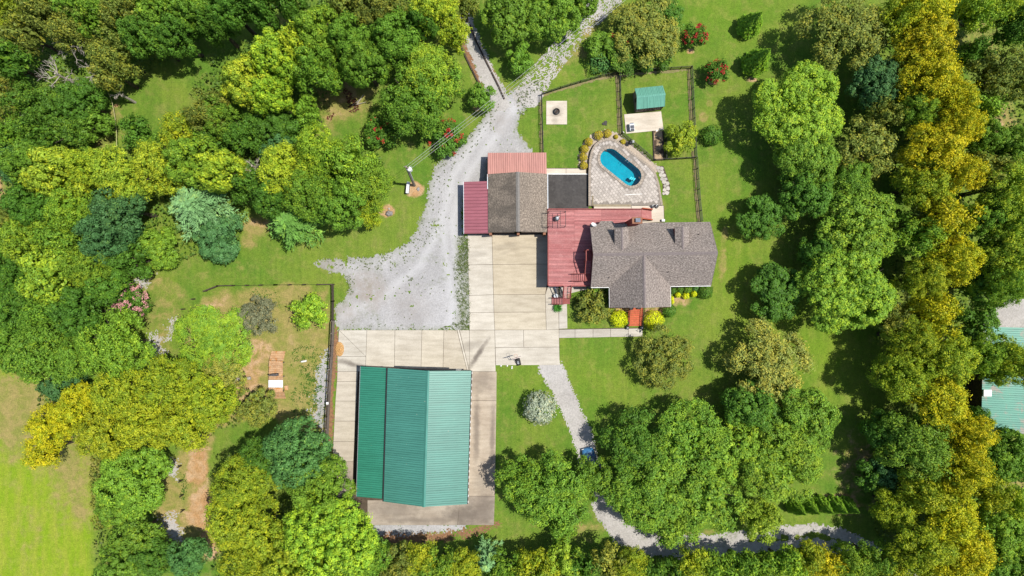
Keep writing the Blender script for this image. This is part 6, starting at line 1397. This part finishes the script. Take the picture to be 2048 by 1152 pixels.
# round metal table beside deck stairs
x, y, _ = W(1112, 592, .75); t = thing('round_table', 'small round grey table tucked beside the deck stairs', 'table', (x, y, 0)); MB().cyl(0, 0, .72, .76, .32, n=18).build('tabletop', M_['grey_metal'], t)
for k in range(3): a = 2.094*k+.3; MB().tube((.08*math.cos(a),.08*math.sin(a),.72),(.26*math.cos(a),.26*math.sin(a),0),.02,.02,5).build('leg', M_['black_metal'], t)
p = W(1110, 573, .4); q = W(1114, 590, .3); tag(MB().tube(p, q, .07, .07, 8).build('drain_pipe', M_['white_metal']), 'pale pipe lying under the deck beside the round table', 'pipe')
# urns at the foot of the front steps
for i, (px, py) in enumerate(((1254,655.5),(1282.5,655.5))):
    x, y = W2(px, py); t = thing('urn', ['dark urn left of the foot of the front steps','dark urn right of the foot of the front steps'][i], 'urn', (x, y, .06), 0, 'urns at the front steps')
    MB().lathe(0, 0, [(.13,0),(.1,.12),(.2,.3),(.24,.42),(.2,.44),(.16,.4)], 14).build('pot', M_['black_metal'], t, smooth=True); o = MB().lathe(0, 0, [(.17,.42),(.14,.5),(.03,.54)], 9).build('plant', M_['grey_metal'], t)
for px, py, r in ((1278,614,.34),(1263,616,.3)):
    x, y, _ = W(px, py, 1.9); MB().lathe(x, y, [(.16,1.55),(r,1.85),(r*.9,1.9),(.1,1.82)], 14); t = thing('planter', 'round black planter at the top of the front steps, '+('right one' if px > 1270 else 'left one'), 'planter', (x, y, 1.55), 0, 'planters on the porch')
    MB().lathe(0, 0, [(r*.6,0),(r,.3),(r*.92,.34),(r*.8,.26),(.05,.24)], 14).build('pot', M_['black_metal'], t)
# basketball hoop
x, y = W2(1036, 723.5, .1); t = thing('basketball_hoop', 'portable basketball hoop with black base on the driveway slab', 'basketball hoop', (x, y, .07), R_(17))
m = MB(); b0 = [(-.33,-.55),(.33,-.55),(.4,.4),(.25,.5),(-.25,.5),(-.4,.4)]; m.hexa([(a,b_,0) for a,b_ in b0], [(a*.82,b_*.85,.2) for a,b_ in b0]); m.build('base', M_['black_metal'], t)
MB().box(-.12,.12,-.3,.1,.2,.23).build('base_cap', M_['grey_metal'], t)
MB().tube((0,.35,.12),(0,.42,2.7),.05,.045,10).build('pole', M_['black_metal'], t); MB().bar((-.06,.42,2.6),(-.06,.85,2.85),.05,.06).build('arm', M_['black_metal'], t); MB().bar((.06,.42,2.2),(.06,.85,2.6),.05,.06).build('arm', M_['black_metal'], t)
MB().tube((.22,-.4,.2),(.03,.4,1.3),.025,.025,6).build('brace', M_['black_metal'], t); MB().tube((-.22,-.4,.2),(-.03,.4,1.3),.025,.025,6).build('brace', M_['black_metal'], t)
M_['board'] = simple('backboard_pinkish_white', (.7,.58,.53), (.62,.5,.46), bump=0)
bb = MB().box(-.62,.62,.85,.9,2.45,3.25).build('backboard', M_['board'], t)
MB().box(-.64,.64,.84,.86,2.43,2.47).build('board_frame', M_['black_metal'], bb)
m = MB()
for k in range(18):
    a, b_ = 2*math.pi*k/18, 2*math.pi*(k+1)/18; m.tube((.23*math.cos(a),1.18+.23*math.sin(a),2.62),(.23*math.cos(b_),1.18+.23*math.sin(b_),2.62),.014,.014,5)
m.build('rim', M_['stair_red'], bb)
for i, (px, py) in enumerate(((1002,731.5),(1014.5,731.5),(1024,733.5),(1023.6,736.5))):
    x, y = W2(px, py); tag(MB().lathe(x, y, [(.1,0),(.12,.08),(.08,.14),(.02,.16)], 10).build('marker', M_['white']), ['small white marker at grass corner, leftmost of the row','second small white marker along the driveway slab edge','third small white marker, upper of the close pair','lowest small white marker, bottom of the close pair'][i], 'marker', 'white markers at the slab edge')
# white tote, chip pile
x, y, _ = W(670.5, 941, .9); t = thing('white_tank', 'white plastic tank at the lower left corner of the barn apron', 'tank', (x, y, .068), R_(6))
m = MB(); m.hexa([(-.5,-.42,0),(.5,-.42,0),(.5,.42,0),(-.5,.42,0)], [(-.5,-.42,.9),(.5,-.42,.9),(.5,.42,.9),(-.5,.42,.9)]); m.hexa([(-.5,-.42,.9),(.5,-.42,.9),(.5,.42,.9),(-.5,.42,.9)], [(-.42,-.34,1.0),(.42,-.34,1.0),(.42,.34,1.0),(-.42,.34,1.0)]); m.build('tank', M_['white'], t)
MB().cyl(0, 0, 1.0, 1.07, .13, n=12).build('cap', M_['grey_metal'], t); MB().box(-.52,.52,-.44,.44,.3,.36).build('band', M_['white_metal'], t)
x, y = W2(679.5, 698); rng = np.random.default_rng(8); n = 1500; a = rng.uniform(0, 6.283, n); r = np.sqrt(rng.random(n)); P = np.column_stack([x+r*.62*np.cos(a), y+r*1.02*np.sin(a), .07+.42*(1-r*r)+rng.normal(0,.02,n)])
V, F, A = leaf_cards(P, np.column_stack([.5*np.cos(a)*r, .5*np.sin(a)*r, np.ones(n)]), .15, rng, .45, .35); o = link('chip_pile', mesh_np('chip_pile', V, F, M_['straw'])); o['kind'] = 'stuff'; o['label'] = 'heap of tan wood chips at the corner of the concrete apron'
# goat ramp and goats
cx0, cy0 = W2(556, 750); rp = thing('plank_ramp', 'weathered plank platform with ramps at both ends inside the goat pen', 'platform', (cx0, cy0, 0), R_(-.5))
def ry(py): return (750-py)/PM
PH = .95
spans = [(702,721,.12,PH*.98,8,15,1.0),(721,794,0,0,0,0,1)]
def plank(y0, y1, z0, z1, hw, mat='tan_wood', xo=0):
    MB().hexa([(-hw+xo,y0,z0-.05),(hw+xo,y0,z0-.05),(hw+xo,y1,z1-.05),(-hw+xo,y1,z1-.05)], [(-hw+xo,y0,z0),(hw+xo,y0,z0),(hw+xo,y1,z1),(-hw+xo,y1,z1)]).build('plank', M_[mat], rp)
n = 4
for k in range(n):
    a, b_ = k/n, (k+1)/n; plank(ry(720)+(ry(702)-ry(720))*a+.008, ry(720)+(ry(702)-ry(720))*b_-.008, PH-(PH-.08)*a, PH-(PH-.08)*b_, 1.0, xo=.05)
n = 9
for k in range(n): y1 = ry(720.6+ (758-720.6)*k/n); y0 = ry(720.6+(758-720.6)*(k+1)/n); plank(y0+.008, y1-.008, PH, PH, .99+.03*((k*7) % 3-1))
plank(ry(773), ry(758.5), PH+.02, PH+.02, 1.02, 'white')
for k in range(2): plank(ry(782-4.3*k), ry(778-4.3*k)+.012, PH, PH, 1.0)
n = 4
for k in range(n):
    a, b_ = k/n, (k+1)/n; plank(ry(782)+(ry(797)-ry(782))*b_+.008, ry(782)+(ry(797)-ry(782))*a-.008, PH-(PH-.08)*b_, PH-(PH-.08)*a, 1.08, xo=.12)
for xx in (-.9,.9):
    for yy in (ry(724),ry(752),ry(780)): MB().bar((xx,yy,-.05),(xx,yy,PH-.05),.12,.12).build('leg', M_['grey_wood'], rp)
x, y = W2(574, 775); tag(MB().box(x-.25,x+.2,y-.32,y+.3,0,.35,rot=.1).build('feed_crate', M_['tan_wood']), 'pale wooden crate on the ground right of the plank platform', 'crate')
def goat(loc, rot, label, mat, k=1.0, down=False):
    t = thing('goat', label, 'goat', loc, rot); lz = .34
    J = [(0,0,.62),(-.3,0,.63),(-.42,0,.64),(.28,0,.64),(.42,0,.72),(.52,0,.82 if not down else .5),(.66,0,.84 if not down else .34),(.76,0,.8 if not down else .24)]
    Rr = [.17,.165,.1,.16,.12,.08,.075,.04]; E = [(0,1),(1,2),(0,3),(3,4),(4,5),(5,6),(6,7)]
    for sx, a in ((.27,3),(-.31,1)):
        for sy in (-.1,.1):
            i = len(J); bk = -.05 if sx < 0 else .02
            J += [(sx,sy,.48),(sx+bk,sy,.26),(sx,sy,.02)]; Rr += [.075,.042,.035]; E += [(a,i),(i,i+1),(i+1,i+2)]
    i = len(J); J += [(-.5,0,.72)]; Rr += [.03]; E += [(2,i)]
    me = bpy.data.meshes.new('body'); me.from_pydata([tuple(c*k for c in v) for v in J], E, []); o = link('body', me)
    sk = o.modifiers.new('skin', 'SKIN'); sb = o.modifiers.new('sub', 'SUBSURF'); sb.levels = sb.render_levels = 1
    for v, r in zip(me.skin_vertices[0].data, Rr): v.radius = (r*k, r*k)
    me.skin_vertices[0].data[0].use_root = True
    dg = bpy.context.evaluated_depsgraph_get(); nm = bpy.data.meshes.new_from_object(o.evaluated_get(dg)); o.modifiers.clear(); o.data = nm; nm.materials.clear(); nm.materials.append(M_[mat]); nm.polygons.foreach_set('use_smooth', [True]*len(nm.polygons)); o.parent = t
    hz = (.84 if not down else .38)*k
    for sy in (-1, 1):
        MB().tube((.56*k,sy*.05*k,hz+.05*k),(.5*k,sy*.17*k,hz+.02*k),.03*k,.012*k,5).build('ear', M_[mat], t); MB().tube((.56*k,sy*.03*k,hz+.06*k),(.46*k,sy*.06*k,hz+.2*k),.018*k,.006*k,5).build('horn', M_['grey_wood'], t)
x, y, _ = W(550, 749.5, PH+.6); goat((x, y, PH), R_(184), 'dark grey goat standing on the plank platform', 'goat_dark', 1.15)
x, y, _ = W(608, 722.5, .5); goat((x, y, 0), R_(190), 'white goat grazing on the weedy ground right of the platform', 'goat_white', .85, True)
# fallen white trunk
m = MB(); p, q = Vector((*W2(463,760),.35)), Vector((*W2(503,755.5),.25)); t = thing('dead_log', 'bleached fallen tree trunk at left side of the pen', 'log', (p.x, p.y, 0))
MB().tube(q, p, .24, .12, 9).build('trunk', M_['dead_wood'], t, local=False)
for k, (e, d_) in enumerate((((455,748),.9),((458,768),.5),((450,756),.7),((468,748),.8))): MB().tube(p.lerp(q,.15*k), (*W2(*e),d_), .08, .03, 6).build('branch', M_['dead_wood'], t, local=False)
t = thing('fallen_branches', 'pale fallen branches beside the brown brush heap in the clearing', 'fallen branch', (*W2(718,200), 0))
for a, b_ in (((705,212),(722,200)),((715,208),(730,190)),((720,202),(727,192)),((712,210),(733,206))): MB().tube((*W2(*a),.2),(*W2(*b_),.5),.07,.03,6).build('branch', M_['dead_wood'], t, local=False)
# blue car half under the trees
x, y = W2(1180, 922); car = thing('parked_car', 'blue car parked on the gravel path half hidden under the trees', 'car', (x, y, 0), R_(14))
prof = [(-2.05,.45,.62),(-2.0,.75,.78),(-1.5,.86,.86),(-.9,.9,.88),(0,.92,.9),(.9,.92,.88),(1.5,.86,.86),(1.98,.72,.74),(2.08,.5,.6)]
m = MB()
rings = []
for yy, zt, hw in prof: rings.append([(-hw,yy,.28),(-hw-.02,yy,.5),(-hw*.94,yy,zt-.06),(-hw*.6,yy,zt),(hw*.6,yy,zt),(hw*.94,yy,zt-.06),(hw+.02,yy,.5),(hw,yy,.28)])
i0 = 0
for rgx in rings: m.v += rgx
for j in range(len(rings)-1):
    for k in range(8): l = (k+1) % 8; m.f.append((j*8+k, j*8+l, (j+1)*8+l, (j+1)*8+k))
m.f.append(tuple(range(7,-1,-1))); m.f.append(tuple((len(rings)-1)*8+k for k in range(8)))
body = m.build('body', M_['car_blue'], car, smooth=True)
MB().hexa([(-.8,-1.5,.84),(.8,-1.5,.84),(.8,.85,.88),(-.8,.85,.88)], [(-.6,-1.0,1.4),(.6,-1.0,1.4),(.6,.15,1.42),(-.6,.15,1.42)]).build('cabin_glass', M_['glass'], car)
MB().hexa([(-.61,-1.02,1.4),(.61,-1.02,1.4),(.61,.17,1.42),(-.61,.17,1.42)], [(-.55,-.95,1.46),(.55,-.95,1.46),(.55,.1,1.47),(-.55,.1,1.47)]).build('roof', M_['car_blue'], car)
MB().bar((-.6,.93,.93),(.3,.8,.97),.03,.02).build('wiper', M_['black_metal'], car)
for a in (-.82,.82):
    for b_ in (-1.3,1.3):
        wv = MB().tube((a-.1,b_,.32),(a+.1,b_,.32),.32,.32,16).build('wheel', M_['tyre'], car); MB().tube((a-.115,b_,.32),(a+.115,b_,.32),.18,.18,12).build('rim', M_['white_metal'], wv)
    MB().box(a*.78-.16,a*.78+.16,2.0,2.06,.55,.7).build('headlight', M_['white'], car); MB().box(a*1.12-.09,a*1.12+.09,.6,.75,.9,1.02).build('mirror', M_['car_blue'], car)
